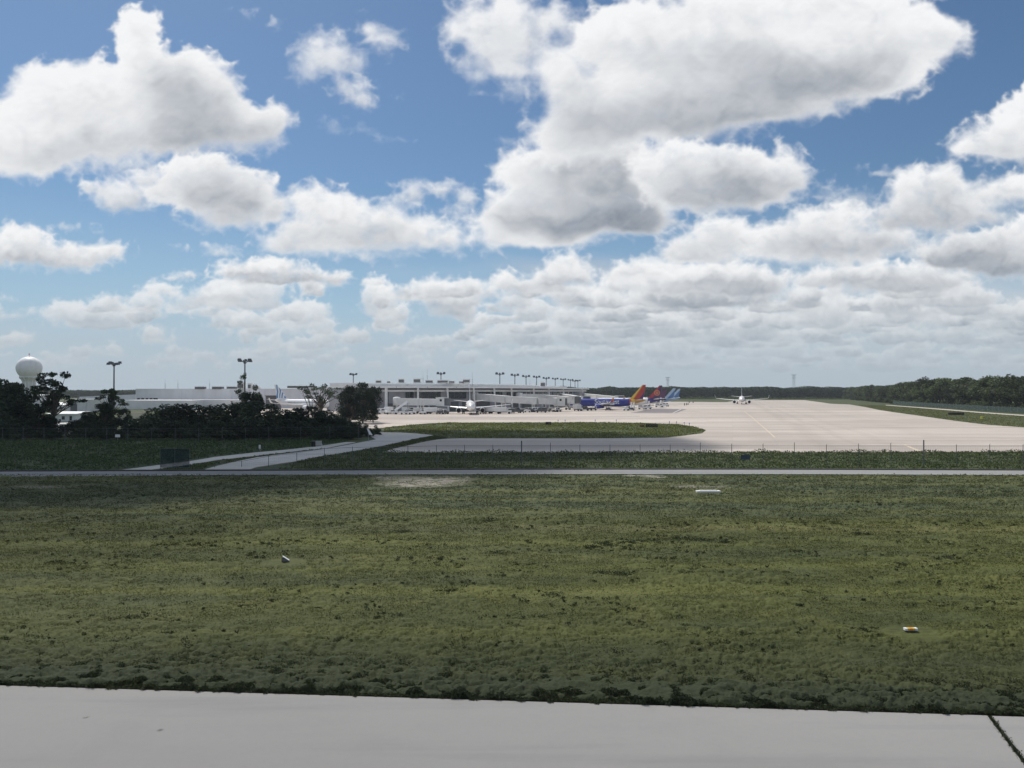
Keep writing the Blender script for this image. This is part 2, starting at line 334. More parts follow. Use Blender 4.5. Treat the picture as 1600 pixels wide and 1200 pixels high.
# ------------------------------------------------------------------ materials
MATS = {}
def lin(c): return tuple(((q/255+.055)/1.055)**2.4 if q > 10 else q/255/12.92 for q in c)
class NT:
    def __init__(s, name):
        s.m = bpy.data.materials.new(name); s.m.use_nodes = True; s.t = s.m.node_tree; s.t.nodes.clear()
        s.out = s.t.nodes.new('ShaderNodeOutputMaterial'); s.tc = s.t.nodes.new('ShaderNodeTexCoord')
    def N(s, t): return s.t.nodes.new(t)
    def L(s, a, b): s.t.links.new(a, b)
    def put(s, v, i):
        if isinstance(v, (int, float)): i.default_value = v
        elif isinstance(v, tuple): i.default_value = v if len(v) == 4 or i.type == 'VECTOR' else (*v, 1)
        else: s.L(v, i)
    def math(s, op, a, b=0.0, clamp=False):
        n = s.N('ShaderNodeMath'); n.operation = op; n.use_clamp = clamp; s.put(a, n.inputs[0]); s.put(b, n.inputs[1]); return n.outputs[0]
    def noise(s, scale, detail=4, rough=.55, vec=None, stretch=None, dist=0):
        n = s.N('ShaderNodeTexNoise'); n.inputs['Scale'].default_value = scale; n.inputs['Detail'].default_value = detail; n.inputs['Roughness'].default_value = rough; n.inputs['Distortion'].default_value = dist
        v = vec or s.tc.outputs['Object']
        if stretch:
            m = s.N('ShaderNodeMapping'); m.inputs['Scale'].default_value = stretch[:3]
            if len(stretch) > 3: m.inputs['Rotation'].default_value = (0, 0, stretch[3])
            s.L(v, m.inputs[0]); v = m.outputs[0]
        s.L(v, n.inputs[0]); return n.outputs[0]
    def ramp(s, v, a, b, c=0.0, d=1.0):
        n = s.N('ShaderNodeMapRange'); n.interpolation_type = 'SMOOTHSTEP'; s.L(v, n.inputs[0])
        for k, x in enumerate((a, b, c, d)): n.inputs[k+1].default_value = x
        return n.outputs[0]
    def mix(s, f, a, b, mode='MIX'):
        n = s.N('ShaderNodeMix'); n.data_type = 'RGBA'; n.blend_type = mode; s.put(f, n.inputs[0]); s.put(a, n.inputs[6]); s.put(b, n.inputs[7]); return n.outputs[2]
    def bump(s, h, strength, dist=.05):
        n = s.N('ShaderNodeBump'); n.inputs['Strength'].default_value = strength; n.inputs['Distance'].default_value = dist; s.L(h, n.inputs['Height']); return n.outputs[0]
    def bsdf(s, col, rough=.8, metal=0.0, spec=.3, normal=None, alpha=None, transl=None):
        b = s.N('ShaderNodeBsdfPrincipled'); s.put(col, b.inputs['Base Color']); s.put(rough, b.inputs['Roughness']); s.put(metal, b.inputs['Metallic']); b.inputs['Specular IOR Level'].default_value = spec
        if normal: s.L(normal, b.inputs['Normal'])
        if alpha is not None: s.put(alpha, b.inputs['Alpha'])
        o = b.outputs[0]
        if transl:
            t = s.N('ShaderNodeBsdfTranslucent'); s.put(transl[1], t.inputs[0]); m = s.N('ShaderNodeMixShader'); m.inputs[0].default_value = transl[0]; s.L(o, m.inputs[1]); s.L(t.outputs[0], m.inputs[2]); o = m.outputs[0]
        s.L(o, s.out.inputs[0]); return b
def plain(name, col, rough=.6, var=.12, scale=.6, metal=0.0, spec=.3, stretch=None, dirt=None):
    """painted or bare surface: slightly mottled, with faint streaks of dirt"""
    if name in MATS: return MATS[name]
    n = NT(name); a = n.noise(scale, 5, .6, stretch=stretch)
    c = n.mix(n.ramp(a, .3, .7), tuple(q*(1-var) for q in col), tuple(min(1, q*(1+var)) for q in col))
    if dirt:
        dn = n.noise(scale*.7, 6, .7, stretch=(1.6, 1.6, .35)); c = n.mix(n.ramp(dn, .52, .75, 0, dirt), c, tuple(q*.45 for q in col))
    n.bsdf(c, rough, metal, spec); MATS[name] = n.m; return n.m

def grass_mat(name, c1, c2, c3, scale=.05, tint=False, bump=0.0, transl=0.0, extra=None):
    n = NT(name); a = n.noise(scale, 6, .6, stretch=(1, 1.6, 1)); b = n.noise(scale*9, 5, .65); c = n.noise(scale*60, 3, .6)
    col = n.mix(n.ramp(a, .36, .64), c1, c2); col = n.mix(n.ramp(b, .5, .72), col, c3); 
    col = n.mix(n.ramp(c, .35, .7, 0, .45), col, n.mix(1.0, col, (.55, .55, .5), 'MULTIPLY'))
    if tint:
        at = n.N('ShaderNodeAttribute'); at.attribute_name = 'tint'
        col = n.mix(1.0, col, n.mix(at.outputs['Fac'], (.6, .62, .6), (1.5, 1.45, 1.25)), 'MULTIPLY')
    if extra: col = extra(n, col)
    nb = n.bump(n.math('ADD', b, c), bump, .15) if bump else None
    n.bsdf(col, .85, 0, .15, nb, transl=(transl, col) if transl else None)
    return n.m
def leaf_mat(name, c1, c2, transl=.25, obj_var=.35):
    n = NT(name); a = n.noise(.35, 3, .6); oi = n.N('ShaderNodeObjectInfo')
    col = n.mix(n.ramp(a, .35, .65), c1, c2)
    at = n.N('ShaderNodeAttribute'); at.attribute_name = 'tint'
    col = n.mix(1.0, col, n.mix(at.outputs['Fac'], (.55, .6, .6), (1.45, 1.4, 1.3)), 'MULTIPLY')
    col = n.mix(1.0, col, n.mix(oi.outputs['Random'], (1-obj_var, 1-obj_var, 1-obj_var), (1+obj_var, 1+obj_var*.9, 1+obj_var*.5)), 'MULTIPLY')
    n.bsdf(col, .7, 0, .25, transl=(transl, n.mix(1.0, col, (1.3, 1.5, .7), 'MULTIPLY'))); return n.m
M_BARK = plain('bark', (.09, .075, .06), .9, .3, 3)
M_LEAF_DARK = leaf_mat('leaf_dark', (.022, .040, .030), (.038, .060, .036), .18)
M_LEAF_SHADE = leaf_mat('leaf_in_shade', (.012, .022, .018), (.020, .034, .024), .08)  # leaves darkened to paint in the shade on the big trees by the terminal
M_LEAF_FOREST = leaf_mat('leaf_forest', (.046, .070, .044), (.095, .112, .064), .25, .5)
M_LEAF_FAR = leaf_mat('leaf_far', (.030, .050, .034), (.045, .062, .036), .2)
M_COVER = leaf_mat('leaf_cover', (.050, .070, .036), (.082, .098, .046), .3)
M_GRASS = grass_mat('grass_field', (.062, .074, .030), (.088, .096, .036), (.105, .108, .040), .05, bump=.5)
M_BLADE = grass_mat('grass_blades', (.066, .080, .034), (.092, .104, .042), (.112, .116, .046), .05, tint=True, transl=.3)
M_GROUND = grass_mat('grass_ground', (.058, .078, .034), (.080, .094, .040), (.100, .105, .048), .03, bump=.6)
M_DIRT = plain('bare_dirt', (.24, .21, .18), .95, .35, 1.5)
M_WHITE = plain('white_paint', (.86, .86, .85), .5, .04, .8, dirt=.15)
M_WHITE2 = plain('white_wall', (.80, .80, .79), .7, .05, .3, dirt=.15)
M_GREYT = plain('terminal_wall', (.36, .36, .38), .6, .08, .15, stretch=(1, 1, .2), dirt=.3)
M_GREY = plain('grey_cladding', (.78, .77, .80), .6, .07, .12, stretch=(1, 1, .2), dirt=.25)
M_GREYL = plain('light_grey', (.70, .70, .68), .6, .07, .4, dirt=.3)
M_GREYD = plain('dark_grey', (.13, .135, .14), .6, .15, .8)
M_CONC = plain('concrete_frame', (.42, .41, .39), .8, .1, .5, dirt=.4)
M_BLACK = plain('black_rubber', (.02, .02, .022), .7, .2, 2)
M_METAL = plain('galvanised_metal', (.30, .31, .33), .45, .12, 1.5, metal=.6)
M_METALD = plain('dull_steel', (.11, .12, .13), .5, .15, 1.5, metal=.3)
M_GLASS = plain('dark_glass', (.018, .024, .030), .12, .2, .3, spec=.8)
M_GLASSG = plain('grey_glass', (.10, .12, .14), .15, .2, .3, spec=.7)
M_YELLOW = plain('yellow_paint', (.70, .45, .07), .6, .15, 1)
M_ORANGE = plain('orange_paint', (.75, .26, .05), .6, .15, 1)
M_RED = plain('red_paint', (.55, .05, .04), .5, .1, 1)
M_BLUE = plain('blue_paint', (.03, .05, .30), .35, .1, .5)
M_BLUEL = plain('light_blue_paint', (.16, .34, .60), .35, .1, .5)
M_TAN = plain('tan_wall', (.45, .43, .33), .8, .1, .4, dirt=.3)
# ------------------------------------------------------------------ ground, roads, field
def px_poly(pts, z=0.0): return [G(a, b, z) for a, b in pts]
def smooth_pts(pts, n=4, keep=()):
    out = []
    for i in range(len(pts)):
        p0, p1, p2, p3 = pts[i-1], pts[i], pts[(i+1) % len(pts)], pts[(i+2) % len(pts)]
        for k in range(n):
            t = k/n; out.append(tuple(.5*((2*p1[q])+(p2[q]-p0[q])*t+(2*p0[q]-5*p1[q]+4*p2[q]-p3[q])*t*t+(3*p1[q]-p0[q]-3*p2[q]+p3[q])*t*t*t) for q in (0, 1)))
    return out
def structure(o): o['kind'] = 'structure'; return o
R_ = 3000
m = MB(); nx = 48
m.add([(-R_+2*R_*i/nx, -R_+2*R_*j/nx, -.06) for j in range(nx+1) for i in range(nx+1)], [(j*(nx+1)+i, j*(nx+1)+i+1, (j+1)*(nx+1)+i+1, (j+1)*(nx+1)+i) for j in range(nx) for i in range(nx)])
structure(m.build('ground', M_GROUND))

def concrete_mat(name, base, warm, slab=0.0, ang=0.0, streak=.3, dark=(.2, .2, .2), rubber=None, joint=.6):
    n = NT(name); a = n.noise(.02, 6, .6, stretch=(.35, 1.6, 1, 0)); b = n.noise(.4, 5, .65); f = n.noise(6, 4, .6); g_ = n.noise(38, 3, .7)
    base = n.mix(n.ramp(g_, .35, .68, 0, .16), base, dark); col = n.mix(n.ramp(a, .38, .62), base, warm)
    col = n.mix(n.ramp(b, .45, .75, 0, .22), col, dark); col = n.mix(n.ramp(f, .4, .8, 0, .16), col, dark)
    s = n.noise(.045, 5, .55, stretch=(.22, 2.4, 1, 0)); col = n.mix(n.ramp(s, .50, .66, 0, streak), col, dark)
    if slab:
        mp = n.N('ShaderNodeMapping'); mp.inputs['Rotation'].default_value = (0, 0, ang); n.L(n.tc.outputs['Object'], mp.inputs[0])
        sp = n.N('ShaderNodeSeparateXYZ'); n.L(mp.outputs[0], sp.inputs[0])
        for ax in (0, 1):
            fr = n.math('FRACT', n.math('DIVIDE', sp.outputs[ax], slab)); d_ = n.math('ABSOLUTE', n.math('SUBTRACT', fr, .5))
            col = n.mix(n.ramp(d_, .5-.10/slab, .5, 0, joint*.6), col, dark)
        cid = n.N('ShaderNodeTexWhiteNoise'); cid.noise_dimensions = '2D'; cb = n.N('ShaderNodeCombineXYZ')
        for ax in (0, 1): n.L(n.math('FLOOR', n.math('ADD', n.math('DIVIDE', sp.outputs[ax], slab), 0.0)), cb.inputs[ax])
        n.L(cb.outputs[0], cid.inputs[0]); col = n.mix(n.math('MULTIPLY', cid.outputs[0], .22), col, dark)
    if rubber: col = rubber(n, col)
    n.bsdf(col, .85, 0, .25, n.bump(f, .15, .02)); return n.m
TAXI = math.atan2(.285, 1.0)                       # heading of the taxiway, from +Y towards +X
def tyre_marks(n, col):
    """dark lanes of tyre rubber and oil along the taxiway's centre line"""
    mp = n.N('ShaderNodeMapping'); mp.vector_type = 'TEXTURE'; mp.inputs['Location'].default_value = (.5, 0, 0); mp.inputs['Rotation'].default_value = (0, 0, -TAXI); n.L(n.tc.outputs['Object'], mp.inputs[0])
    sp = n.N('ShaderNodeSeparateXYZ'); n.L(mp.outputs[0], sp.inputs[0])
    wob = n.noise(.06, 3, .5, stretch=(1, .1, 1)); xs = n.math('ADD', sp.outputs[0], n.math('MULTIPLY', wob, 9))
    for c, w, s in ((20, 3.2, .16), (25, 1.3, .14), (31, 2, .10), (44, 5, .08), (10, 4, .08)):
        d_ = n.math('ABSOLUTE', n.math('SUBTRACT', xs, c)); col = n.mix(n.ramp(d_, 0, w, s, 0), col, (.22, .19, .16))
    return col
M_APRON = concrete_mat('apron_concrete', (.43, .375, .325), (.565, .505, .44), 7.5, TAXI, .5, (.30, .26, .235), tyre_marks, .35)
M_NEAR = concrete_mat('near_concrete', (.285, .283, .276), (.315, .312, .303), 0, 0, .10, (.23, .228, .222))
M_ROAD = concrete_mat('road_asphalt', (.21, .21, .205), (.27, .268, .26), 0, 0, .3, (.15, .15, .15))
M_SROAD = concrete_mat('service_road', (.50, .475, .43), (.58, .55, .50), 0, 0, .3, (.22, .21, .19))
M_PATCH = concrete_mat('patch_asphalt', (.19, .17, .175), (.23, .21, .21), 0, 0, .3, (.12, .11, .11))
M_YLINE = plain('worn_yellow_line', (.59, .50, .36), .8, .2, 1.5)
M_WLINE = plain('worn_white_line', (.55, .54, .50), .8, .25, 1.5)

island_s = [(700, 660.5), (820, 660), (940, 660), (1000, 660.8), (1060, 663), (1085, 667), (1103, 672.2), (1097, 677.3), (1068, 681), (1040, 684), (960, 684.8), (900, 685)]
apron = [(250, 641), (560, 634), (800, 629.5), (900, 627.8), (1000, 627.4), (1135, 628.4), (1150, 626.4), (1160, 625.3), (1257, 625.3), (1278, 628), (1298, 631), (1328, 632.2), (1352, 636.2), (1375, 641), (1402, 645), (1431, 649), (1460, 653.2), (1487, 657), (1516, 660.8), (1544, 664), (1600, 668), (1680, 672), (1800, 677), (2100, 684),
         (2100, 706), (1600, 706), (1200, 707), (900, 707), (700, 707), (598, 707), (612, 702), (630, 698), (648, 694), (665, 690), (682, 687), (700, 685.6), (720, 685), (900, 685.2), (960, 684.9), (1040, 684), (1068, 681), (1097, 677.3), (1103, 672.2), (1085, 667), (1060, 663), (1000, 660.8), (940, 660), (820, 660), (700, 660.5), (670, 661.5), (640, 664), (620, 666), (598, 668.5), (560, 671), (480, 674), (250, 676)]
m = MB(); m.prism(px_poly(apron), -.05, .03); structure(m.build('taxiway', M_APRON))
m = MB(); m.prism(px_poly([(140, 738.5), (175, 735.5), (200, 733), (250, 726.5), (295, 721), (337, 714), (400, 707), (450, 702.5), (500, 697), (540, 691), (556, 691), (510, 700), (470, 704), (400, 712), (337, 719), (295, 726.5), (250, 732), (222, 739)]), -.05, .02); structure(m.build('gravel_path', M_SROAD))
m = MB(); m.prism(px_poly([(560, 674), (597, 675.6), (625, 675.8), (650, 677.4), (677, 680), (655, 684), (640, 687.2), (600, 696), (575, 700.5), (550, 705), (505, 712), (460, 721), (420, 727), (400, 730), (375, 738.5), (312, 738.5), (322, 733), (340, 728), (370, 721), (400, 715), (450, 708.5), (520, 699.5), (560, 692), (588, 686.5), (575, 680)]), -.05, .024); structure(m.build('service_road', M_SROAD))
m = MB(); far = [G(a, b) for a, b in ((-300, 739), (0, 738), (400, 736.8), (800, 735), (1200, 735), (1600, 736.4), (1900, 737.5))]; near = [G(a, b) for a, b in ((1900, 744.5), (1600, 743.2), (1200, 741.6), (800, 741.4), (400, 742.4), (0, 745.5), (-300, 748))]
m.prism(far+near, -.05, .10); structure(m.build('perimeter_road', M_ROAD))
m = MB(); k = [Vector((p.x, p.y, 0)) for p in near]
for a, b in zip(k[:-1], k[1:]):
    d_ = (b-a).normalized(); nn = Vector((-d_.y, d_.x, 0)); nn = nn if nn.y < 0 else -nn
    m.prism([a, b, b+nn*.32, a+nn*.32], -.05, .13)
structure(m.build('road_kerb', plain('kerb_stone', (.36, .36, .35), .8, .15, 1.5)))
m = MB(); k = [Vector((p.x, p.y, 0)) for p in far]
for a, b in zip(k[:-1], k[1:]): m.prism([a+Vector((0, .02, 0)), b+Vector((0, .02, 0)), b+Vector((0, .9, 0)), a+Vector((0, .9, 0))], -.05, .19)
structure(m.build('road_edge_shade', plain('edge_shade_dark', (.030, .034, .026), .95, .3, 1.5)))  # low dark strip: shade under the vegetation painted along the road's far edge
EDGE_A, EDGE_B = G(0, 1070), G(1600, 1117.5)
ed = (EDGE_B-EDGE_A).normalized(); en = Vector((-ed.y, ed.x, 0))
def edge_y(x): return EDGE_A.y+(x-EDGE_A.x)*ed.y/ed.x
# the near taxiway: slabs either side of an open joint that weeds have filled
J0, J1 = G(1543, 1119), G(1598, 1192); jd = (J1-J0).normalized(); jw = Vector((-jd.y, jd.x, 0)).normalized()*.055
L0 = EDGE_A-ed*60; R0 = EDGE_B+ed*60; q0 = J0-jw; q1 = J0-jw+jd*45; q2 = J0+jw; q3 = J0+jw+jd*45
if (q0-L0).length > (q2-L0).length: q0, q1, q2, q3 = q2, q3, q0, q1
m = MB(); m.prism([L0, q0, q1, L0-en*45], -.05, .05); m.prism([q2, R0, R0-en*45, q3], -.05, .05)
def stains(n, col):
    v = n.N('ShaderNodeTexVoronoi'); v.inputs['Scale'].default_value = .35; n.L(n.tc.outputs['Object'], v.inputs[0]); w_ = n.noise(5, 4, .7)
    spot = n.math('MULTIPLY', n.ramp(v.outputs['Distance'], .01, .045, 1, 0), n.ramp(w_, .46, .56)); col = n.mix(n.math('MULTIPLY', spot, .7), col, (.08, .078, .07))
    s = n.noise(.5, 4, .6, stretch=(.12, 1.6, 1, .04)); return n.mix(n.ramp(s, .5, .75, 0, .28), col, (.20, .198, .195))
M_NEAR = concrete_mat('near_taxiway', (.342, .327, .304), (.380, .364, .340), 0, 0, .28, (.28, .27, .255), stains)
structure(m.build('pavement', M_NEAR))

def px_noise(x, y, s, seed, o=4): return fbm(x*s+100, y*s+100, o, seed, .55)
# mown field between the pavement and the perimeter road: one sheet of real humps and hollows
def build_field():
    rows = []; y = 0.0; s = []
    v = 742.0
    while v < 1072: s.append(v); v += 1.05
    s = np.array(s[::-1]); ds = EYE*F/(s-HY)          # distance of each row at the middle
    nc = 1500; t = np.linspace(-.80, .80, nc)
    D, T = np.meshgrid(ds, t, indexing='ij')
    X = T*D*1.0; ye = EDGE_A.y+(X-EDGE_A.x)*ed.y/ed.x
    k = (D-ds[0])/(ds[-1]-ds[0]); far_y = 86.9+.6*np.clip(-X/60, -.2, 1)*-1
    Y = ye+(far_y-ye)*k
    lum = sst(-.05, .20, px_noise(X*.75, Y*1.5, 2.3, 311, 4)); lum2 = sst(-.08, .25, px_noise(X*.7, Y*1.5, .8, 316, 4))
    h = .05*px_noise(X, Y, .22, 301)+.085*lum*(.6+D/100)+.045*lum2+.05*px_noise(X, Y*1.1, 4.6, 321, 3)
    rough = sst(-.2, .3, px_noise(X, Y*2.2, .16, 331, 4)+.25*np.exp(-((D-27)/5)**2)); h = h*(.30+1.0*rough)
    e = Y-ye; ridge = np.exp(-((e-1.0)/.9)**2)
    h = h+ridge*(.10+.10*px_noise(X, Y, 1.2, 341, 4))+np.exp(-((e-3.5)/2.0)**2)*.07*np.abs(px_noise(X, Y, 1.1, 351, 4))*2
    for ax, ay in ((446, 878.5), (1421, 987.5), (1106, 769.8)):
        g = G(ax, ay); h = h*(1-.85*np.exp(-(((X-g.x)/1.3)**2+((Y-g.y)/1.2)**2)**2))
    h = h*np.clip(e/.25, 0, 1)*np.clip((far_y-Y)/2, 0, 1)+.03
    nr, n2 = X.shape; V = np.stack([X, Y, h], -1).reshape(-1, 3)
    i = np.arange(nr-1)[:, None]*n2+np.arange(n2-1)[None]; q = np.stack([i, i+1, i+n2+1, i+n2], -1).reshape(-1)
    me = bpy.data.meshes.new('field'); me.vertices.add(len(V)); me.vertices.foreach_set('co', V.astype(np.float32).ravel())
    me.loops.add(len(q)); me.loops.foreach_set('vertex_index', q.astype(np.int32)); me.polygons.add(len(q)//4)
    me.polygons.foreach_set('loop_start', np.arange(len(q)//4, dtype=np.int32)*4); me.polygons.foreach_set('use_smooth', np.ones(len(q)//4, bool))
    me.update(calc_edges=True); me.materials.append(M_FIELD)
    o = bpy.data.objects.new('field', me); COL.objects.link(o); structure(o)
DIRT_SPOTS = [(660, 755, 5.0, 4.2, 1), (625, 748, 3.5, 2.2, .8), (692, 750, 4, 2.6, .7), (1003, 744.2, 2.4, .9, 1), (1024, 746.5, 1.6, .8, 1), (1080, 761, 2.2, 1.4, .6), (1125, 762, 1.5, 1, .5), (60, 762, 4, 1.6, .5)]
def field_extra(n, col):
    sp = n.N('ShaderNodeSeparateXYZ'); n.L(n.tc.outputs['Object'], sp.inputs[0])
    # a pale track of drier grass across the field, a mowing edge behind it
    wob = n.noise(.05, 3, .5); yy = n.math('ADD', n.math('ADD', sp.outputs[1], n.math('MULTIPLY', sp.outputs[0], .012)), n.math('MULTIPLY', wob, 1.6))
    t1 = n.ramp(n.math('ABSOLUTE', n.math('SUBTRACT', yy, 53.6)), .3, 1.6, .55, 0)
    side = n.ramp(sp.outputs[0], -22, 6); col = n.mix(n.math('MULTIPLY', t1, side), col, (.145, .138, .058))
    t2 = n.ramp(yy, 57, 60); col = n.mix(n.math('MULTIPLY', t2, .55), col, (.062, .078, .046))
    t3 = n.ramp(n.noise(.06, 4, .6, stretch=(.5, 1.8, 1)), .52, .68, 0, .6); col = n.mix(t3, col, (.125, .128, .046))
    bn = n.noise(.10, 5, .62, stretch=(.10, 2.6, 1)); col = n.mix(n.ramp(bn, .48, .64, 0, .5), col, (.135, .142, .040)); b2 = n.noise(.16, 5, .62, stretch=(.22, 2.2, 1, .05)); col = n.mix(n.ramp(b2, .50, .66, 0, .5), col, (.048, .060, .028))
    ed_ = n.math('SUBTRACT', sp.outputs[1], n.math('ADD', n.math('MULTIPLY', sp.outputs[0], ed.y/ed.x), EDGE_A.y-EDGE_A.x*ed.y/ed.x)); ew = n.math('ADD', ed_, n.math('MULTIPLY', n.noise(.8, 4, .6), 2.6))
    col = n.mix(n.ramp(ew, 2.0, 4.2, .85, 0), col, (.036, .046, .027)); near = n.ramp(ew, 2, 13, .5, 0); col = n.mix(near, col, (.050, .060, .031))
    # bare dirt worn through
    w = n.noise(.9, 5, .7, stretch=(.6, 2.2, 1))
    for px, py, rx, ry, st in DIRT_SPOTS:
        c = G(px, py); a = n.math('DIVIDE', n.math('SUBTRACT', sp.outputs[0], c.x), rx); b = n.math('DIVIDE', n.math('SUBTRACT', sp.outputs[1], c.y), ry)
        r2 = n.math('ADD', n.math('MULTIPLY', a, a), n.math('MULTIPLY', b, b))
        k = n.math('MULTIPLY', n.ramp(r2, .1, 1.2, st, 0), n.ramp(w, .44, .56)); col = n.mix(k, col, (.36, .32, .27))
    return col
M_FIELD = grass_mat('grass_field', (.062, .074, .026), (.090, .100, .031), (.110, .114, .036), .05, bump=.6, extra=field_extra)
M_BLADE = grass_mat('grass_blades', (.066, .080, .028), (.092, .104, .034), (.114, .119, .039), .05, tint=True, transl=.3, extra=field_extra)
build_field()

RS = np.random.RandomState(3)
def blades(P, h, w, lean=.5):
    """one narrow triangle per point: P (n,3), h and w (n,)"""
    n = len(P); a = RS.rand(n)*2*np.pi; l = RS.rand(n)*lean; la = RS.rand(n)*2*np.pi
    dx, dy = np.cos(a)*w/2, np.sin(a)*w/2; V = np.empty((n, 3, 3), np.float32)
    V[:, 0] = P-np.stack([dx, dy, np.zeros(n)], -1); V[:, 1] = P+np.stack([dx, dy, np.zeros(n)], -1)
    V[:, 2] = P+np.stack([np.cos(la)*l*h, np.sin(la)*l*h, h], -1); return V.reshape(-1, 3)
def leaves(C, s, flat=0.0):
    """one quad per point, turned at random"""
    n = len(C); u = RS.randn(n, 3); u /= np.linalg.norm(u, axis=1)[:, None]; v = RS.randn(n, 3); v[:, 2] *= (1-flat)
    v -= (v*u).sum(1)[:, None]*u; v /= np.linalg.norm(v, axis=1)[:, None]
    if flat: u[:, 2] *= (1-flat)
    s = np.broadcast_to(s, (n,))[:, None]/2; a = u*s; b = v*s*(.5+.4*RS.rand(n))[:, None]
    return np.stack([C-a-b*.2, C-b, C+a, C+b], 1).reshape(-1, 3)
def field_height(x, y):
    return np.full(len(x), .05)
def grass_patch(name, label, n, dmin, dmax, hmin, hmax, mat, fn=None, tmax=.75, clump=.6):
    d = np.sqrt(RS.rand(n)*(dmax**2-dmin**2)+dmin**2); t = (RS.rand(n)*2-1)*tmax; x = t*d; y = d
    keep = np.ones(n, bool)
    dens = px_noise(x, y*1.6, clump, 401, 4)
    keep &= RS.rand(n) < sst(-.25, .3, dens)+.12
    if fn is not None: keep &= fn(x, y)
    x, y, dens = x[keep], y[keep], dens[keep]; k = len(x)
    h = (hmin+(hmax-hmin)*RS.rand(k)**2)*(.6+.8*sst(-.1, .4, dens)); w = h*.35+.004*y/25
    P = np.stack([x, y, np.full(k, .02)], -1)
    me = np_mesh(name, blades(P, h+.03, w, .8), 3, [mat], RS.rand(k)*.8+.1*sst(0, .4, dens))
    o = bpy.data.objects.new(name, me); COL.objects.link(o); tag(o, label, 'grass', kind='stuff'); return o
beyond_edge = lambda x, y: (y > EDGE_A.y+(x-EDGE_A.x)*ed.y/ed.x+.02) & (y < 86.3)
def sward():
    """low mat of leaves over the near part of the field"""
    n = 900000; d = 22+RS.rand(n)**1.15*65; x = (RS.rand(n)*2-1)*.75*d; k = beyond_edge(x, d) & (RS.rand(n) < sst(-.4, .3, px_noise(x, d*2, .3, 411, 3))+.25) & (RS.rand(n) < np.clip(1.3-d/110, 0, 1)); x, d = x[k], d[k]; n = len(x)
    for ax, ay in ((446, 878.5), (1421, 987.5), (1106, 769.8)):
        g = G(ax, ay); k = ((x-g.x)/1.25)**2+((d-g.y+.3)/1.1)**2 > 1; x, d = x[k], d[k]
    for ax, ay, rx, ry, st in DIRT_SPOTS:
        g = G(ax, ay); k = (((x-g.x)/rx)**2+((d-g.y)/ry)**2 > 1) | (RS.rand(len(x)) > st*.9); x, d = x[k], d[k]
    n = len(x)
    c = px_noise(x, d*1.2, 1.5, 401, 4); z = .07+RS.rand(n)*(.03+.09*sst(-.1, .4, c))*(.7+d/90)
    me = np_mesh('grass', leaves(np.stack([x, d, z], -1), .00155*d*(.7+.6*RS.rand(n)), .45), 4, [M_BLADE], .25+.5*RS.rand(n))
    o = bpy.data.objects.new('grass', me); COL.objects.link(o); tag(o, 'short olive green grass covering the field beside the near pavement', 'grass', kind='stuff')
sward()
# dense fringe of weeds along the edge of the pavement
def fringe():
    n = 640000; s = (RS.rand(n)*2-1)*21; t = np.abs(RS.randn(n))*1.6*(1+.5*fbm(s*.25+7, s*0, 3, 425, .5)); x = s; y = EDGE_A.y+(x-EDGE_A.x)*ed.y/ed.x+t+.02*RS.randn(n)
    cl = px_noise(x, y*1.3, 1.5, 431, 4); k = RS.rand(n) < np.exp(-t/.55)+sst(-.10, .2, cl)*np.exp(-t/2.6)*.8+.03; x, y, cl, t = x[k], y[k], cl[k], t[k]; n = len(x)
    hh = (.05+.17*sst(-.15, .5, cl))*np.clip(1.2-t*.2, .35, 1)
    creep = .16*sst(-.1, .35, px_noise(x, y*0, 2.2, 437, 4))+.05*RS.rand(n); y = y-creep*np.exp(-t/.25)
    P = np.stack([x, y, .03+RS.rand(n)**.6*hh], -1); me = np_mesh('grass_fringe', leaves(P, .035+.03*RS.rand(n)), 4, [M_FRINGE], RS.rand(n)*.7)
    o = bpy.data.objects.new('grass_fringe', me); COL.objects.link(o); tag(o, 'dark ragged fringe of weeds and grass along the edge of the near pavement', 'weeds', kind='stuff')
    # weeds in the joint
    n = 5000; t = RS.rand(n)*9; q = RS.randn(n)*.045; x = J0.x+jd.x*t+jw.x/.055*q; y = J0.y+jd.y*t+jw.y/.055*q
    P = np.stack([x, y, .02+RS.rand(n)*.05], -1); me = np_mesh('weeds', leaves(P, .03+.02*RS.rand(n)), 4, [M_FRINGE], RS.rand(n)*.5)
    o = bpy.data.objects.new('weeds', me); COL.objects.link(o); tag(o, 'dark line of weeds growing in the open joint of the near pavement', 'weeds', kind='stuff')
M_FRINGE = leaf_mat('fringe_leaf', (.050, .064, .038), (.072, .084, .044), .25)
fringe()
# low dark mounds of broad-leaved weeds standing out of the field
MOUNDS = [(226, 966, .55, .16), (205, 968, .4, .12), (250, 969, .3, .1), (945, 852, .7, .22), (925, 856, .35, .16), (1000, 848, .5, .14), (1060, 843, .9, .2), (1100, 846, .6, .16), (1130, 848, .5, .12), (975, 858, .3, .14),
          (940, 896, .3, .13), (965, 898, .45, .17), (982, 900, .3, .2), (1340, 836, .3, .2), (1480, 875, .5, .25), (600, 852, .2, .2), (765, 815, .4, .35), (780, 866, .5, .2), (630, 832, .6, .12), (1030, 1010, .3, .2), (965, 1022, .45, .16), (1545, 920, .35, .14), (1575, 946, .35, .14), (1560, 905, .3, .12),
          (292, 1013, .12, .5), (1355, 836, .2, .15), (1250, 862, .5, .1), (1110, 985, .6, .1), (800, 980, .5, .1), (520, 1000, .4, .1), (160, 1015, .5, .1), (700, 925, .6, .1), (440, 925, .5, .1), (860, 930, .4, .1), (90, 880, .5, .12), (1400, 930, .5, .1)]
_pg = px_noise(*np.meshgrid(np.arange(-80, 80, .5), np.arange(0, 180, .5)), .16, 441)
def PATCH(x, y): return _pg[min(359, int(y*2)), min(319, max(0, int((x+80)*2)))]
